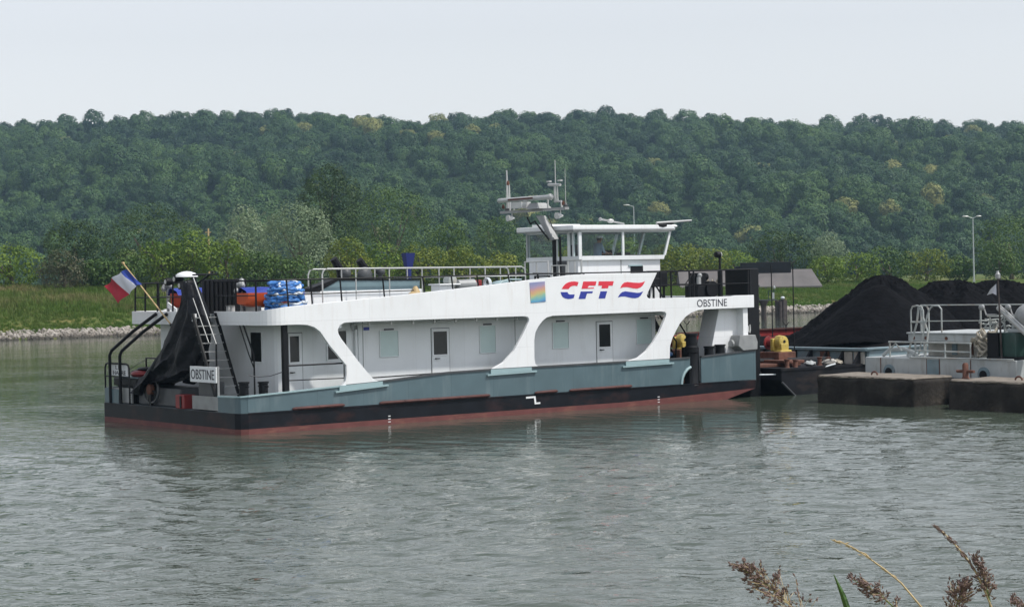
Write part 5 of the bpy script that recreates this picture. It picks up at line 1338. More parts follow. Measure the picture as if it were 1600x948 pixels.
for k in range(6): q.tube([(2.12 + r.normal() * .1 + (.38 + .04 * math.sin(3 * a + k)) * math.cos(a), .85 + .28 * math.sin(a), 4.28 + .035 * k + .03 * math.sin(4 * a + k)) for a in np.linspace(0, 6.283, 25)[:-1]], .05, 7, True)
part(hh, 'folded_hose', q, M['hoseblue'], smooth=True)

# small things between the railings
q = MB(); q.box(8.55, 9.15, 1.9, 2.4, 3.52, 4.27); q.box(8.5, 9.35, 1.8, 2.5, 4.27, 4.32)
single('white_locker', q, M['white'], 'small white deck locker at the end of the long white casing', 'locker', (8.8, 2.1, 3.52), bevel=.02)
q = MB(); q.lathe((9.05, 2.0, 4.42), [(.02, -.2), (.17, -.16), (.17, .16), (.02, .2)], 12, 'y'); q.box(8.95, 9.15, 1.9, 2.1, 4.32, 4.36)
single('pinkish_canister', q, M['oldrail'], 'pale canister lying on top of the small white deck locker', 'canister', (9.05, 2.0, 4.32), smooth=True)
q = MB(); q.lathe((9.7, 2.0, 4.28), [(.05, -.42), (.16, -.36), (.18, .3), (.06, .42)], 12, 'u'); q.box(9.4, 10.0, 1.85, 2.15, 3.52, 4.15)
single('gas_cylinder', q, M['greymetal'], 'grey gas cylinder lying on a stand beside the red box on deck', 'cylinder', (9.7, 2.0, 3.52), smooth=True)
q = MB(); q.puz([(9.9, 3.52), (10.35, 3.52), (10.35, 4.42), (10.12, 4.42), (9.9, 4.3)], 2.0, 2.5)
single('red_fire_box', q, M['redpaint'], 'small red fire hose box on the upper deck right of the grey cylinder', 'fire box', (10.1, 2.2, 3.52), bevel=.02)
q = MB()
for k in range(3): q.tube([(10.5 + .03 * k, 1.95 + .17 * math.cos(a), 4.3 + .17 * math.sin(a)) for a in np.linspace(0, 6.283, 17)[:-1]], .03, 6, True)
q.tube([(10.5, 1.95, 3.52), (10.5, 1.95, 4.3)], .03, 6)
single('hose_reel', q, M['hosewhite'], 'white hose reel on a thin post right of the red fire box', 'hose reel', (10.5, 1.95, 3.52), smooth=True)
q = MB(); q.tube([(11.0, 2.0, 4.2), (11.2, 2.0, 4.36), (11.5, 2.0, 4.42), (12.0, 2.0, 4.4)], .03, 6); q.lathe((11.5, 2.4, 3.52), [(.5, 0), (.5, .6), (.42, .78), (.2, .86), (.02, .88)], 16)
single('domed_hatch', q, M['ledge'], 'pale green domed hatch on the upper deck below the radar mast', 'hatch', (11.5, 2.4, 3.52), smooth=True)
q = MB(); q.ball((6.95, 1.0, 3.9), (.25, .2, .22), 9, 7); q.lathe((7.0, 1.0, 3.95), [(.2, 0), (.12, .2), (.05, .32)], 10)
single('brown_sack', q, M['wood'], 'small tan sack standing at the deck edge before the long white casing', 'sack', (6.95, 1.0, 3.7), smooth=True)

# ---------------------------------------------------------------- the helmsman
def helmsman():
    base = (17.25, 4.35, 4.2)
    t = thing('person', 'man in pale blue shirt and white cap standing at the wheelhouse window, facing the bow', 'person', base)
    J = {'pel': (0, 0, .95), 'waist': (.01, 0, 1.08), 'chest': (.04, 0, 1.30), 'neck': (.09, 0, 1.47), 'head0': (.12, 0, 1.55), 'head1': (.145, 0, 1.66), 'crown': (.14, 0, 1.74),
         'shR': (.05, -.19, 1.40), 'elR': (.12, -.26, 1.13), 'wrR': (.36, -.20, 1.08), 'haR': (.45, -.17, 1.09), 'shL': (.05, .19, 1.40), 'elL': (.12, .26, 1.13), 'wrL': (.36, .20, 1.08), 'haL': (.45, .17, 1.09),
         'hpR': (0, -.10, .90), 'knR': (.03, -.11, .49), 'anR': (-.01, -.11, .09), 'toR': (.14, -.12, .04), 'hpL': (0, .10, .90), 'knL': (.03, .11, .49), 'anL': (-.01, .11, .09), 'toL': (.14, .12, .04)}
    Rr = {'pel': .15, 'waist': .145, 'chest': .165, 'neck': .062, 'head0': .075, 'head1': .10, 'crown': .07, 'shR': .075, 'elR': .05, 'wrR': .035, 'haR': .032, 'hpR': .10, 'knR': .062, 'anR': .042, 'toR': .04}
    E_ = [('pel', 'waist'), ('waist', 'chest'), ('chest', 'neck'), ('neck', 'head0'), ('head0', 'head1'), ('head1', 'crown')]
    for s_ in 'RL': E_ += [('chest', 'sh' + s_), ('sh' + s_, 'el' + s_), ('el' + s_, 'wr' + s_), ('wr' + s_, 'ha' + s_), ('pel', 'hp' + s_), ('hp' + s_, 'kn' + s_), ('kn' + s_, 'an' + s_), ('an' + s_, 'to' + s_)]
    V, RR, E2 = [], [], []; ix = {}
    for k, p in J.items(): ix[k] = len(V); V.append(p); RR.append(Rr.get(k, Rr.get(k[:-1] + 'R', .05)))
    E2 = [(ix[a], ix[b]) for a, b in E_]
    for s_ in (-1, 1):                                         # fingers and thumb
        h = 'haR' if s_ < 0 else 'haL'; hx = J[h]
        for f, (dy, ln) in enumerate(((-.030, .075), (-.010, .088), (.010, .082), (.028, .066))):
            a = len(V); V += [(hx[0] + .04, hx[1] + dy, hx[2]), (hx[0] + .04 + ln * .6, hx[1] + dy, hx[2] - .012), (hx[0] + .04 + ln, hx[1] + dy, hx[2] - .05)]; RR += [.010, .0095, .008]
            E2 += [(ix[h], a), (a, a + 1), (a + 1, a + 2)]
        a = len(V); V += [(hx[0] + .01, hx[1] - s_ * .045, hx[2] + .0), (hx[0] + .05, hx[1] - s_ * .058, hx[2] - .02)]; RR += [.012, .010]; E2 += [(ix[h], a), (a, a + 1)]
    me = bpy.data.meshes.new('body'); me.from_pydata(V, E2, [])
    ob = bpy.data.objects.new('body', me); COL.objects.link(ob)
    sk = ob.modifiers.new('skin', 'SKIN'); sk.use_smooth_shade = True
    lay = me.skin_vertices[0] if len(me.skin_vertices) else None
    if lay is None:
        bm = bmesh.new(); bm.from_mesh(me); bm.verts.layers.skin.verify(); bm.to_mesh(me); bm.free(); lay = me.skin_vertices[0]
    for i, rr in enumerate(RR): lay.data[i].radius = (rr, rr)
    lay.data[0].use_root = True
    sb_ = ob.modifiers.new('sub', 'SUBSURF'); sb_.levels = 1; sb_.render_levels = 1
    dg = bpy.context.evaluated_depsgraph_get()
    m2 = bpy.data.meshes.new_from_object(ob.evaluated_get(dg)); bpy.data.objects.remove(ob); m2.name = 'body'
    for mm in ('skin', 'shirt', 'trousers'): m2.materials.append(M[mm])
    for p in m2.polygons:
        c = p.center; arm = abs(c.y) > .2 and c.x > .16
        p.material_index = 0 if (c.z > 1.46 or arm or c.x > .3) else (1 if c.z > .98 else 2)
        p.use_smooth = True
    o = bpy.data.objects.new('body', m2); COL.objects.link(o); o.parent = t
    def rel(q): q.v = [(v[0] + base[0], v[1] + base[1], v[2] + base[2]) for v in q.v]; return q
    q = MB(); q.lathe((.135, 0, 1.655), [(.112, 0), (.122, .03), (.13, .06), (.11, .085), (.02, .095)], 16); q.add([(.23, -.09, 1.66), (.33, -.055, 1.635), (.33, .055, 1.635), (.23, .09, 1.66), (.23, -.09, 1.672), (.33, -.055, 1.645), (.33, .055, 1.645), (.23, .09, 1.672)], [(3,2,1,0),(4,5,6,7),(0,1,5,4),(1,2,6,5),(2,3,7,6),(3,0,4,7)])
    part(t, 'cap', rel(q), M['white'], smooth=True)
    q = MB(); q.ball((.10, 0, 1.62), (.10, .10, .07), 10, 7); part(t, 'hair', rel(q), M['hair'], smooth=True)
    q = MB(); q.ball((.235, 0, 1.605), (.022, .016, .026), 7, 5); q.ball((.13, -.105, 1.61), (.025, .012, .035), 7, 5); q.ball((.13, .105, 1.61), (.025, .012, .035), 7, 5); part(t, 'nose_and_ears', rel(q), M['skin'], smooth=True)
    q = MB(); q.ball((.222, -.036, 1.635), (.012, .013, .008), 6, 5); q.ball((.222, .036, 1.635), (.012, .013, .008), 6, 5); q.box(.222, .232, -.03, .03, 1.556, 1.562); part(t, 'eyes_and_mouth', rel(q), M['hair'])
helmsman()

# ================================================================ COAL BARGE beyond the bow
barge = thing('barge', 'long black barge with blue grey coaming, loaded with coal, ahead of the pusher boat', 'barge', (22, 5, 0))
BY0, BY1 = -.45, 10.2
q = MB(); q.puz([(21.75, .95), (21.75, .55), (22.5, -.1), (23.6, -.9), (80, -.9), (80, .95)], BY0, BY1)
bh = part(barge, 'hull', q, M['bargeblack'], bevel=.03)
q = MB(); q.box(21.72, 80, BY0 - .03, BY0 + .1, .90, 1.0); q.box(21.70, 21.8, BY0, BY1, .88, 1.0); part(bh, 'gunwale', q, M['bargeblack'])
q = MB(); q.tube([(21.76, BY0 - .02, .5), (22.5, BY0 - .03, -.1)], .04, 6); part(bh, 'rake_corner', q, M['dkgrey'])
cm = MB()
cm.box(26, 26.12, -.65, 9.9, .95, 1.46); cm.box(25.86, 26.2, -.72, 9.98, 1.46, 1.56)
cm.box(26, 80, -.65, -.53, .95, 1.5); cm.box(25.9, 80, -.75, -.45, 1.50, 1.58)
cm.box(26, 80, 9.78, 9.9, .95, 1.6)
cmo = part(barge, 'coaming', cm, M['coaming'], bevel=.015)
q = MB(); q.box(26.2, 80, 9.70, 9.77, 1.74, 2.0); part(barge, 'far_coaming_plate', q, M['redpaint'])
q = MB(); q.box(26, 80, 9.6, 9.69, .95, 1.74); part(barge, 'far_coaming_wall', q, M['bargeblack'])
q = MB(); q.box(25.7, 80, 9.62, 9.70, 2.0, 2.06); part(barge, 'far_coaming_lip', q, M['rustred'])
for i, y in enumerate(np.arange(-.35, 9.5, .85)):
    q = MB(); q.puz([(25.5, .95), (26.0, .95), (26.0, 1.44), (25.9, 1.44)], y - .04, y + .04); part(cmo, 'bracket', q, M['bargeblack'])
for i, (y0, y1, m) in enumerate(((-.55, -.05, 'stain'), (.05, .45, 'stain'), (1.25, 1.7, 'rust'), (2.3, 2.9, 'coaming'))):
    q = MB(); q.box(25.93, 25.99, y0, y1, .97, 1.42); part(cmo, 'stained_panel', q, M[m])
q = MB(); q.box(22.2, 24.4, 1.2, 4.2, .95, 1.08); q.box(23.2, 24.0, .6, 3.4, 1.08, 1.2); part(barge, 'winch_foundation', q, M['rust'], bevel=.03)
def barge_winch(u, y):
    q = MB(); q.box(u - .45, u + .45, y - .55, y + .5, .95, 1.48)
    w_ = part(barge, 'winch', q, M['rust'], bevel=.03)
    q = MB(); q.lathe((u, y - .2, 1.82), [(.14, -.22), (.25, -.18), (.28, .06), (.26, .16), (.2, .2)], 16, 'y'); q.box(u - .30, u + .30, y - .5, y - .12, 1.44, 1.54); q.box(u - .2, u + .2, y - .44, y - .16, 1.52, 1.8); q.box(u - .33, u + .05, y - .12, y + .02, 1.5, 1.98); part(w_, 'gear_cover', q, M['yellow'], smooth=True, bevel=.03)
    q = MB(); q.lathe((u, y + .25, 1.80), [(.26, -.2), (.26, -.16), (.17, -.15), (.17, .14), (.26, .15), (.26, .2)], 14, 'y'); part(w_, 'drum', q, M['redpaint'], smooth=True)
    q = MB(); q.lathe((u - .02, y - .43, 1.86), [(.06, -.01), (.06, .02)], 10, 'y'); part(w_, 'inspection_hole', q, M['black'])
    q = MB(); q.tube([(u, y - .5, 2.2), (u, y - .5, 2.45), (u, y - .32, 2.62)], .018, 4); q.tube([(u, y - .5, 2.45), (u, y - .68, 2.6)], .018, 4); part(w_, 'brake_lever', q, M['black'])
barge_winch(24, 2.05); barge_winch(24, 7.6)
for (u, y) in ((23.0, .3), (24.9, .5), (23.4, 5.0)):
    q = MB()
    for d in (-.22, .22): q.lathe((u, y + d, .95), [(.11, 0), (.085, .04), (.085, .26), (.11, .28), (.11, .31)], 10)
    part(barge, 'twin_bollard', q, M['rust'], smooth=True)
q = MB(); q.box(22.0, 25.4, 2.6, 2.75, 1.15, 1.25); q.v = [(v[0], v[1] - (v[0] - 22) * .55, v[2]) for v in q.v]
single('dark_beam', q, M['dkgrey'], 'dark steel beam lying across the barge deck in front of the yellow winch', 'beam', (23.5, 2, 1.15))
q = MB(); q.ball((22.2, 3.9, 1.05), (.3, .5, .09), 10, 6); single('white_fender', q, M['oldwhite'], 'pale fender lying on the barge deck against the pusher boat bow', 'fender', (22.2, 3.9, .96), smooth=True)
for i, (u, y, s_) in enumerate(((24.6, -.1, .22), (24.2, .55, .16), (25.2, .15, .18))):
    q = MB(); r = np.random.default_rng(60 + i)
    b_0 = len(q.v); q.ball((u, y, .98 + s_ * .45), (s_ * 1.2, s_ * 1.5, s_ * .55), 14, 9); q.v = [tuple(np.array(v) + r.normal(size=3) * s_ * .13) for v in q.v]
    single('rag_bundle', q, M[('stain', 'oldwhite', 'rope')[i]], ('stained white bundle on the barge deck under the coaming', 'small white bundle nearest the yellow winch on the barge deck', 'brownish rope bundle beside the stained coaming panels')[i], 'bundle', (u, y, .96), smooth=True)
for px, y, lab in ((1206, 2.78, 'thin black pole left of the yellow winch on the barge, standing upright'), (1240, 1.63, 'thin black pole right of the yellow winch, before the coal slope')):
    q = MB(); q.tube([(24.5, y, .95), (24.5, y, 4.75)], .022, 6); q.lathe((24.5, y, .95), [(.08, 0), (.06, .15)], 8)
    single('pole', q, M['black'], lab, 'pole', (24.5, y, .95), group='thin poles on the barge')
q = MB(); pts = [(21.05 + 3.4 * k, -.06 - .46 * k, .80 + .25 * k - .12 * math.sin(math.pi * k)) for k in np.linspace(0, 1, 12)]
q.tube(pts, .028, 6); single('mooring_rope', q, M['hosewhite'], 'pale mooring rope stretched from the pusher boat bow to the barge', 'rope', (21.05, -.06, .8), smooth=True)

# coal heaps
def coal_mat():
    m = mat('coal', (.0042, .0045, .0056), .85, var=.5, scale=3, spec=.06, bump=1.0, bscale=5)
    return m
M['coal'] = coal_mat()
HPS = [(32.9, 4.8, 4.25, .7), (36.9, 4.75, 3.95, 1.6), (40.0, 4.8, 3.9, 1.6), (43.0, 4.8, 3.78, 1.5), (46.2, 4.7, 3.7, 1.5), (49.5, 4.9, 3.7, 1.5), (53, 4.8, 3.7, 1.5)]
CL = ['largest coal heap, nearest the pusher boat, with a long straight slope', 'second coal heap from the pusher boat, just right of the largest', 'third coal heap along the barge, under the lamp post on the right', 'coal heap at the right edge, behind the white pennant', 'coal heap further along the barge beyond the one at the right edge', 'coal heap far along the barge, next to last', 'last coal heap at the far end of the barge']
for i, (u, y, z, r0) in enumerate(HPS[:4]):
    r = np.random.default_rng(80 + i); nr, na2 = 46, 96
    ph = r.uniform(0, 6.28, 6); q = MB(); vv = [(u, y, z)]
    rm = (z - 1.0) / .80 + .6
    for a_i in range(1, nr):
        rr = rm * (a_i / (nr - 1))
        for j in range(na2):
            a = 2 * math.pi * j / na2
            k = .80 + .05 * math.sin(2 * a + ph[0]) + .04 * math.sin(5 * a + ph[1]) + .015 * math.sin(11 * a + ph[2] + rr)
            zz = z - k * (math.sqrt(rr * rr + r0 * r0) - r0) + min(1, rr) * (.07 * math.sin(3.1 * rr + 4 * a + ph[3]) + .05 * math.sin(9 * a + 2.2 * rr + ph[4]) + r.normal() * .04)
            uu, yy = u + rr * math.cos(a), y + rr * math.sin(a)
            if i == 0:                                         # the loader left a lower shoulder on the near slope
                d = math.hypot(uu - (u - 1.3), yy - (y - .9)); zz = max(zz, 3.85 - .84 * (math.sqrt(d * d + .25) - .5) + r.normal() * .015)
            uu = max(uu, 26.15); yy = min(max(yy, -.5), 9.6)
            vv.append((uu, yy, max(zz, .98)))
    q.v = vv
    q.f += [[0, 1 + j, 1 + (j + 1) % na2] for j in range(na2)]
    for a_i in range(nr - 2):
        for j in range(na2): q.f.append([1 + a_i*na2 + j, 1 + (a_i+1)*na2 + j, 1 + (a_i+1)*na2 + (j+1) % na2, 1 + a_i*na2 + (j+1) % na2])
    q.m = [0] * len(q.f)
    single('coal_heap', q, M['coal'], CL[i], 'coal heap', (u, y, .95), group='coal heaps in the barge', smooth=True)

# ================================================================ CONCRETE PIERS AND WORK PONTOON on the right
def pier(label, y0, y1, seed):
    t = thing('concrete_pier', label, 'pier', (21.2, (y0 + y1) / 2, 0), group='low concrete piers at the water edge')
    r = np.random.default_rng(seed)
    def gridbox(u0, u1, ya, yb, z0, z1, st, amp, rad):
        bm = bmesh.new(); bmesh.ops.create_cube(bm, size=1)
        for v in bm.verts: v.co = Vector((u0 + (v.co.x + .5) * (u1 - u0), ya + (v.co.y + .5) * (yb - ya), z0 + (v.co.z + .5) * (z1 - z0)))
        bmesh.ops.bevel(bm, geom=list(bm.edges), offset=rad, segments=3, affect='EDGES', profile=.5)
        for ax, lo, hi in ((0, u0, u1), (1, ya, yb), (2, z0, z1)):
            nrm = [0, 0, 0]; nrm[ax] = 1
            for c in np.arange(lo + st, hi, st):
                co = [0, 0, 0]; co[ax] = c
                bmesh.ops.bisect_plane(bm, geom=bm.verts[:] + bm.edges[:] + bm.faces[:], plane_co=co, plane_no=nrm)
        ph = r.uniform(0, 6, 8)
        for v in bm.verts:
            x, y, z = v.co
            d = amp * (math.sin(2.3 * y + ph[0]) * math.sin(3.1 * z + ph[1]) + .7 * math.sin(6.1 * y + ph[2] + 2 * z) + .6 * math.sin(9 * z + ph[3] + 3 * y) + r.normal() * .5)
            v.co.x += d; v.co.z += amp * .6 * math.sin(3.7 * y + ph[4]) * math.sin(2.9 * x + ph[5])
            v.co.y += amp * .5 * math.sin(4.1 * z + ph[6])
        me = bpy.data.meshes.new('block'); bm.to_mesh(me); bm.free()
        me.transform(Matrix.Translation(-Vector(base_of(t)))); me.polygons.foreach_set('use_smooth', [True] * len(me.polygons)); return me
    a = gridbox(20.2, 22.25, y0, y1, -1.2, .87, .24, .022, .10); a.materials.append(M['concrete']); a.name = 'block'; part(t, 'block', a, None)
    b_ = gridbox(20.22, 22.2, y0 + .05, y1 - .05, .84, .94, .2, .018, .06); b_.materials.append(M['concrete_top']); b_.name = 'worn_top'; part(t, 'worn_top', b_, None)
pier('low dark concrete pier with pale worn top edge, closest to the barge', -8.05, -3.7, 91)
pier('low dark concrete pier at the right edge, carrying a rusty cross shaped bollard', -14.5, -9.48, 92)
q = MB(); q.box(22.0, 22.3, -9.48, -8.05, -1.2, .84)
single('recess_wall', q, M['concrete'], 'dark recessed wall in the gap between the two concrete piers', 'wall', (21.8, -8.7, 0), bevel=.03)
q = MB(); q.lathe((20.7, -9.8, .95), [(.14, 0), (.1, .06), (.1, .44), (.06, .5)], 10); q.tube([(20.7, -10.15, 1.18), (20.7, -9.45, 1.18)], .05, 7)
single('cross_bollard', q, M['rust'], 'rusty cross shaped bollard on the right concrete pier', 'bollard', (20.7, -9.8, .95), smooth=True)
for i, (y, lab) in enumerate(((-6.15, 'small dark mooring ring on the left concrete pier, before the white pontoon'), (-12.1, 'small dark mooring ring at the far right of the right concrete pier'))):
    q = MB(); q.tube([(20.45, y + .13 * math.cos(a), .98 + .11 * math.sin(a)) for a in np.linspace(0, math.pi, 9)], .03, 6)
    single('mooring_ring', q, M['rust'], lab, 'mooring ring', (20.45, y, .95), group='mooring rings on the piers')

pt = thing('work_pontoon', 'white steel work pontoon with pale tubular railings moored behind the concrete piers', 'pontoon', (24, -7, 0))
q = MB(); q.box(22.5, 27.5, -10.35, -3.82, -.5, 1.45)
ph_ = part(pt, 'hull', q, M['oldwhite'], bevel=.03)
q = MB()
for y in (-4.55, -6.62, -7.18, -8.5): q.box(22.485, 22.5, y - .012, y + .012, .75, 1.44)
part(ph_, 'plate_seam', q, M['rust'])
q = MB(); q.box(22.48, 22.5, -7.15, -6.64, .78, 1.42); part(ph_, 'grey_plate', q, M['coaming'])
for y in (-4.95, -9.05):
    q = MB(); q.lathe((22.47, y, .98), [(.24, -.02), (.24, .04)], 18, 'u'); hw_ = part(ph_, 'hawse_plate', q, M['coaming'])
    q = MB(); q.lathe((22.45, y, .96), [(.15, -.02), (.15, .02)], 16, 'u'); part(hw_, 'hawse_hole', q, M['black'])
q = MB(); q.tube([(22.45, -6.0, 1.5), (22.45, -5.9, 1.48), (22.45, -10.3, 1.48)], .03, 5); part(ph_, 'edge_bar', q, M['oldrail'])
lr = MB()
for y in (-4.8, -5.95, -6.35, -7.25, -8.33): lr.tube([(22.7, y, 1.45), (22.7, y, 1.98)], .032, 6)
lr.tube([(22.7, -4.75, 1.98), (22.7, -8.36, 1.98)], .034, 6); lr.tube([(22.7, -5.95, 1.70), (22.7, -8.33, 1.68)], .03, 6)
lr.tube([(22.7, -4.85, 1.75), (22.7, -5.05, 1.93), (22.7, -5.35, 1.68)], .03, 5)
part(pt, 'lower_railing', lr, M['oldrail'], smooth=True)
q = MB(); q.box(23.3, 26.5, -8.35, -5.1, 1.99, 2.24); q.box(23.25, 26.5, -8.4, -5.05, 2.24, 2.29); plf = part(pt, 'platform', q, M['oldwhite'], bevel=.02)
q = MB()
for y in (-5.35, -5.9, -6.8): q.lathe((23.28, y, 2.1), [(.06, 0), (.06, .03)], 10, 'u')
part(plf, 'bolt', q, M['rust'])
q = MB(); q.box(24.2, 26.4, -8.3, -5.2, 1.45, 1.99); pb = part(pt, 'deck_box', q, M['stain'])
for y0, y1, m in ((-7.2, -7.05, 'rust'), (-8.15, -7.85, 'green'), (-7.5, -7.4, 'oldwhite'), (-6.5, -6.3, 'coaming')): q = MB(); q.box(24.15, 24.2, y0, y1, 1.5, 1.9); part(pb, 'box_door', q, M[m])
up = MB()
for y in (-5.62, -8.2, -10.0, -11.6): up.tube([(23.4, y, 2.28), (23.4, y, 3.22)], .032 if y > -11 else .024, 6)
up.tube([(23.4, -5.6, 3.22), (23.4, -12, 3.24)], .025, 6); up.tube([(23.4, -5.6, 2.67), (23.4, -8.2, 2.70)], .02, 6)
part(pt, 'upper_railing', up, M['oldrail'], smooth=True)
for ya, yb, off in ((-5.6, -6.15, .0), (-6.45, -6.95, .0), (-5.6, -5.95, .5)):
    hp_ = MB(); u = 22.9 + off
    hp_.tube([(u, ya - (.0 if ya > -6 else .0), 2.3), (u, ya, 3.05), (u, ya - .07, 3.18), (u, (ya + yb) / 2, 3.22), (u, yb + .07, 3.18), (u, yb, 3.05), (u, yb, 2.3)] if ya > -6 else
              [(u, ya + .55, 1.5), (u, ya + .12, 2.9), (u, ya, 3.12), (u, ya - .12, 3.21), (u, yb + .12, 3.21), (u, yb, 3.1), (u, yb, 2.3)], .028, 7)
    if ya > -6 and off == 0: hp_.tube([(u, -5.95, 3.18), (u, -5.85, 2.6), (u, -5.4, 1.5)], .035, 6); hp_.tube([(u, -6.0, 3.18), (u, -6.35, 2.3), (u, -6.2, 1.5)], .035, 6); hp_.tube([(u, -5.6, 2.66), (u, -6.15, 2.66)], .035, 6)
    part(pt, 'ladder_hoop', hp_, M['oldrail'], smooth=True)
q = MB(); q.tube([(22.9, -4.3, 1.5), (22.9, -4.6, 1.7), (22.9, -5.3, 1.74), (22.9, -5.7, 1.62), (22.9, -5.95, 1.47)], .07, 8); q.box(22.8, 23, -5.75, -5.5, 1.45, 1.6); part(pt, 'bent_pipe', q, M['oldwhite'], smooth=True)
q = MB(); q.box(22.9, 23.2, -11.2, -9.7, 2.34, 2.46); q.ball((23.0, -9.9, 2.52), .09, 8, 6); q.box(23.4, 26.5, -12.5, -10.2, 1.4, 2.3); q.box(23.35, 23.4, -12.5, -10.25, 2.0, 2.3); part(pt, 'side_tank', q, M['oldwhite'], bevel=.03)
q = MB(); a, c = FC(1560, 480, 22.9), FC(1604, 520, 22.9); q.tube([(22.9, a[1], a[2]), (22.9, c[1], c[2])], [.10, .12], 9); q.tube([(22.78, a[1] - .1, a[2] + .1), (22.78, c[1] - .1, c[2] + .1)], .03, 5); part(pt, 'davit_arm', q, M['alu'], smooth=True)
for px, py in ((1537, 480), (1578, 480)):
    a = FC(px, py, 22.9); q = MB(); q.lathe((22.8, a[1], a[2]), [(.04, -.08), (.10, -.04), (.10, .04), (.06, .09), (.02, .12)], 10, 'u'); q.tube([(22.9, a[1], a[2]), (22.9, a[1] - .1, a[2] - .25), (22.9, a[1] - .55, a[2] - .25)], .03, 5); part(pt, 'deck_lamp', q, M['greymetal'], smooth=True)
q = MB(); a = FC(1600, 495, 23); q.ball((23.2, a[1], a[2]), .42, 14, 10); q.tube([(23.2, a[1], 2.3), (23.2, a[1], 2.5)], .06, 6); single('mooring_buoy', q, M['greymetal'], 'round grey buoy standing on the pontoon at the right edge', 'buoy', (23.2, a[1], 2.3), smooth=True)
gc = thing('green_cabinet', 'dark green steel cabinet on the pontoon deck under the pennant pole', 'cabinet', (23.2, -9.6, 1.45))
q = MB(); q.box(22.75, 23.7, -10.15, -9.05, 1.55, 2.33); gb = part(gc, 'body', q, M['green'], bevel=.02)
q = MB(); q.box(22.70, 23.75, -10.2, -9.0, 1.45, 1.56); part(gc, 'base', q, M['black'])
q = MB(); q.box(22.68, 22.74, -9.5, -9.05, 1.56, 2.33); part(gc, 'door', q, M['black'])
q = MB()
for k in range(9):
    r = np.random.default_rng(200 + k); c = np.array([22.85 + r.uniform(0, .25), -8.62 + r.normal() * .12, 1.62 + .09 * k])
    q.tube([tuple(c + np.array([.12 * math.sin(a), .34 * math.cos(a) * r.uniform(.8, 1.1), .10 * math.sin(2 * a + k) + .05 * math.sin(a * 5)])) for a in np.linspace(0, 6.28, 15)[:-1]], .045, 6, True)
single('rope_heap', q, M['rope'], 'untidy heap of old ropes hanging beside the dark green cabinet', 'rope', (22.9, -8.6, 1.45), smooth=True)
q = MB()
for k in range(12):
    r = np.random.default_rng(230 + k); y = -8.3 - r.uniform(0, 2.0); z = 2.42 + r.uniform(0, .42)
    q.tube([(23.6 + r.normal() * .1, y + .25 * math.cos(a) * r.uniform(.6, 1.3), z + .09 * math.sin(a) + .04 * math.sin(3 * a)) for a in np.linspace(0, 6.28, 13)[:-1]], .022, 5, True)
for y in (-8.5, -9.1, -9.7): q.tube([(23.5, y, 2.3), (23.5, y, 2.85)], .03, 5)
q.tube([(23.5, -8.4, 2.85), (23.5, -10.3, 2.82)], .03, 5)
single('net_heap', q, M['oldrail'], 'tangle of pale hoses and cables on a rack above the dark green cabinet', 'hoses', (23.5, -9.2, 2.3), smooth=True)
pn = thing('pennant', 'white triangular pennant on a dark pole topped by a lamp, on the pontoon', 'pennant', (22.7, -9.52, 1.45))
q = MB(); q.tube([(22.7, -9.62, 1.5), (22.7, -9.52, 4.1)], [.036, .026], 7); part(pn, 'pole', q, M['pile'], smooth=True)
q = MB(); a, b_, c = FC(1556.5, 443, 22.7), FC(1557, 461, 22.7), FC(1542, 461, 22.7); q.add([tuple(a), tuple(b_), (22.75, (b_[1] + c[1]) / 2, b_[2] + .06), tuple(c), (22.64, (a[1] + c[1]) / 2, (a[2] + c[2]) / 2)], [(0, 1, 2, 4), (4, 2, 3)]); part(pn, 'cloth', q.mesh('cloth', M['flagwhite'], base_of(pn), fix=False), None)
q = MB(); q.lathe((22.7, -9.52, 4.08), [(.05, 0), (.085, .03), (.085, .16), (.05, .2), (.04, .27)], 10); part(pn, 'lamp', q, M['greymetal'], smooth=True)

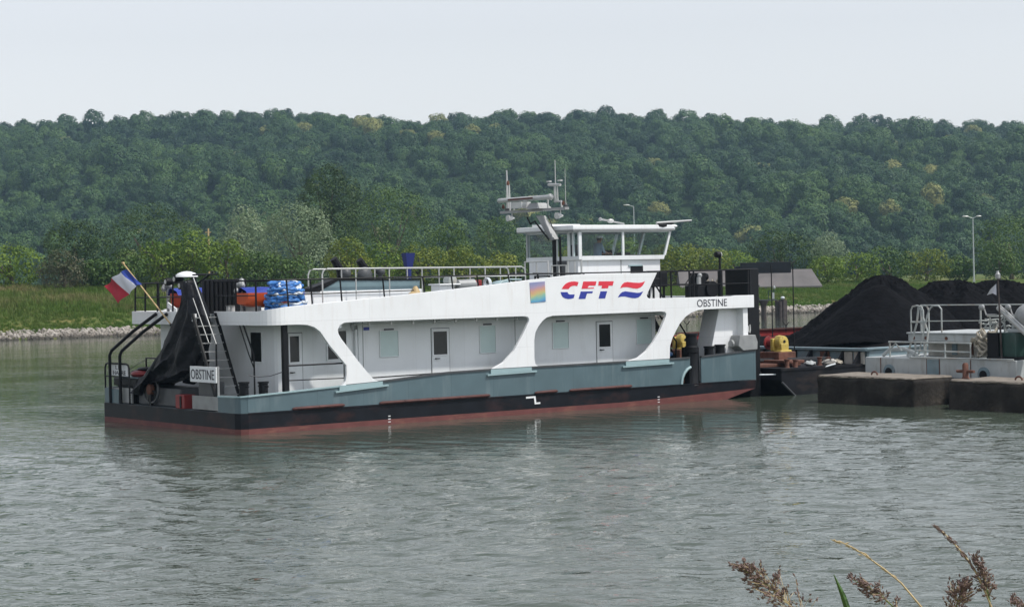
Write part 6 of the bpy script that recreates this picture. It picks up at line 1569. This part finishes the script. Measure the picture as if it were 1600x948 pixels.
# ================================================================ GRASSES on the near bank, in front of the lens
M['seed'] = mat('purple brown seeds', (.155, .105, .092), .8, var=.45, scale=60)
M['stemg'] = mat('green stem', (.13, .19, .05), .6, var=.2, scale=20)
M['stemd'] = mat('dry stem', (.46, .36, .20), .7, var=.2, scale=30)
M['blade'] = mat('green blade', (.06, .13, .03), .5, var=.3, scale=15)
def near(px, py, D): return WD(px, py, D)
def panicle(label, tip, root_px, D, n, spread, seed, side=1, ln=1.0):
    r = np.random.default_rng(seed)
    T_, R_ = near(*tip, D), near(*root_px, D)
    g_ = np.array([R_[0] + (R_[0] - T_[0]) * 1.5, D + .05, float(nb_z(R_[0], D)) - .02])
    t = thing('grass_plant', label, 'grass plant', tuple(g_), 'W', 'grasses on the near bank')
    q = MB(); pts = [g_, (g_ + R_) / 2 + np.array([.01, 0, .05]), R_, (R_ + T_) / 2 + np.array([0, 0, .012]), T_]; q.tube(pts, [.004, .0035, .0025, .0016, .0008], 5); part(t, 'stem', q, M['stemg'], smooth=True)
    q = MB(); br_ = MB(); ax = T_ - R_; L = np.linalg.norm(ax)
    for i in range(n):
        k = r.uniform(.0, 1) ** .8; c = R_ + ax * k + np.array([0, 0, .012 * math.sin(math.pi * k)])
        w_ = spread * (1 - .75 * k) * r.uniform(.3, 1.0)
        d = np.array([r.normal(), r.normal() * .8, r.normal() * .7]); d = d / np.linalg.norm(d) + ax / L * .8; e = c + d * w_
        br_.tube([c, (c + e) / 2 + np.array([0, 0, .003]), e], .0007, 3)
        for s_ in range(r.integers(3, 7)):
            p = c + (e - c) * r.uniform(.6, 1.15) + r.normal(size=3) * .004
            dd = r.normal(size=3) * .4 + d + np.array([0, 0, -.1]); dd /= np.linalg.norm(dd); sz = .0062 * r.uniform(.7, 1.25) * ln
            sd_ = np.cross(dd, r.normal(size=3)); sd_ /= np.linalg.norm(sd_); s2_ = np.cross(dd, sd_)
            q.add([p - dd * sz, p + sd_ * sz * .42, p + s2_ * sz * .42, p - sd_ * sz * .42, p - s2_ * sz * .42, p + dd * sz], [(0, 1, 2), (0, 2, 3), (0, 3, 4), (0, 4, 1), (5, 2, 1), (5, 3, 2), (5, 4, 3), (5, 1, 4)])
    hd_ = part(t, 'seed_head', q, M['seed']); part(hd_, 'branchlet', br_, M['stemd'])
panicle('broad purplish seed head leaning left, leftmost grass in the foreground', (1160, 888), (1262, 972), 4.8, 120, .085, 401)
panicle('small purplish seed head right of the green blade in the foreground', (1332, 905), (1412, 962), 4.8, 60, .042, 402)
panicle('purplish seed head low at the bottom, left of the tall one', (1508, 912), (1488, 972), 4.8, 80, .055, 403)
panicle('tall upright purplish seed head at lower right, under the bent brown stalk', (1524, 872), (1546, 935), 4.8, 70, .030, 404)
panicle('small purplish seed head in the lower right corner', (1582, 940), (1610, 964), 4.8, 24, .026, 405)
def stalk(label, pts, D, seed, k0, dens, m):
    r = np.random.default_rng(seed); P = [near(px, py, D) for px, py in pts]
    g_ = np.array([P[-1][0] + .06, D + .05, float(nb_z(P[-1][0], D)) - .02])
    t = thing('grass_plant', label, 'grass plant', tuple(g_), 'W', 'grasses on the near bank')
    q = MB(); q.tube(P + [(P[-1] + g_) / 2, g_], list(np.linspace(.0012, .003, len(P))) + [.0035, .004], 5); part(t, 'stem', q, M['stemd'], smooth=True)
    q = MB()
    for i in range(dens):
        k = r.uniform(0, k0) * (len(P) - 1); j = min(int(k), len(P) - 2); c = P[j] + (P[j + 1] - P[j]) * (k - j); ax = P[j] - P[j + 1]; ax /= np.linalg.norm(ax)
        d = ax + r.normal(size=3) * .28; d /= np.linalg.norm(d); p = c + r.normal(size=3) * .0022; sz = .0085 * r.uniform(.7, 1.2); sd_ = np.cross(d, r.normal(size=3)); sd_ /= np.linalg.norm(sd_); s2_ = np.cross(d, sd_)
        q.add([p - d * sz, p + sd_ * sz * .22, p + s2_ * sz * .22, p - sd_ * sz * .22, p - s2_ * sz * .22, p + d * sz], [(0, 1, 2), (0, 2, 3), (0, 3, 4), (0, 4, 1), (5, 2, 1), (5, 3, 2), (5, 4, 3), (5, 1, 4)])
    part(t, 'seed_head', q, M[m])
stalk('slender pale straw stalk arching up to the left in the foreground', [(1302, 843), (1325, 851), (1350, 866), (1380, 887), (1408, 910), (1440, 948), (1455, 970)], 4.8, 411, .62, 46, 'stemd')
stalk('bent brown seed stalk, highest of the foreground grasses', [(1459, 820), (1475, 832), (1492, 850), (1508, 868), (1522, 888), (1540, 925), (1556, 965)], 4.8, 412, .66, 90, 'seed')
P0_, P1_ = near(1303, 897, 4.8), near(1328, 962, 4.8)
q = MB(); g_ = np.array([P1_[0] + .1, 4.85, float(nb_z(P1_[0], 4.85)) - .02])
vv = []
for k, (c, w_) in enumerate(((g_, .006), ((g_ + P1_) / 2, .008), (P1_, .009), (P1_ * .5 + P0_ * .5 + np.array([.003, 0, 0]), .007), (P0_, .001))):
    vv += [c + np.array([-w_, .002, 0]), c + np.array([0, -.003, 0]), c + np.array([w_, .002, 0])]
q.add(vv, [(i*3 + j, i*3 + j + 1, i*3 + j + 4, i*3 + j + 3) for i in range(4) for j in range(2)])
single('sedge_plant', q.mesh('sedge_plant', M['blade'], tuple(g_), True, fix=False), None, 'single stiff green grass blade between two purplish seed heads', 'grass blade', tuple(g_), 'W', 'grasses on the near bank')
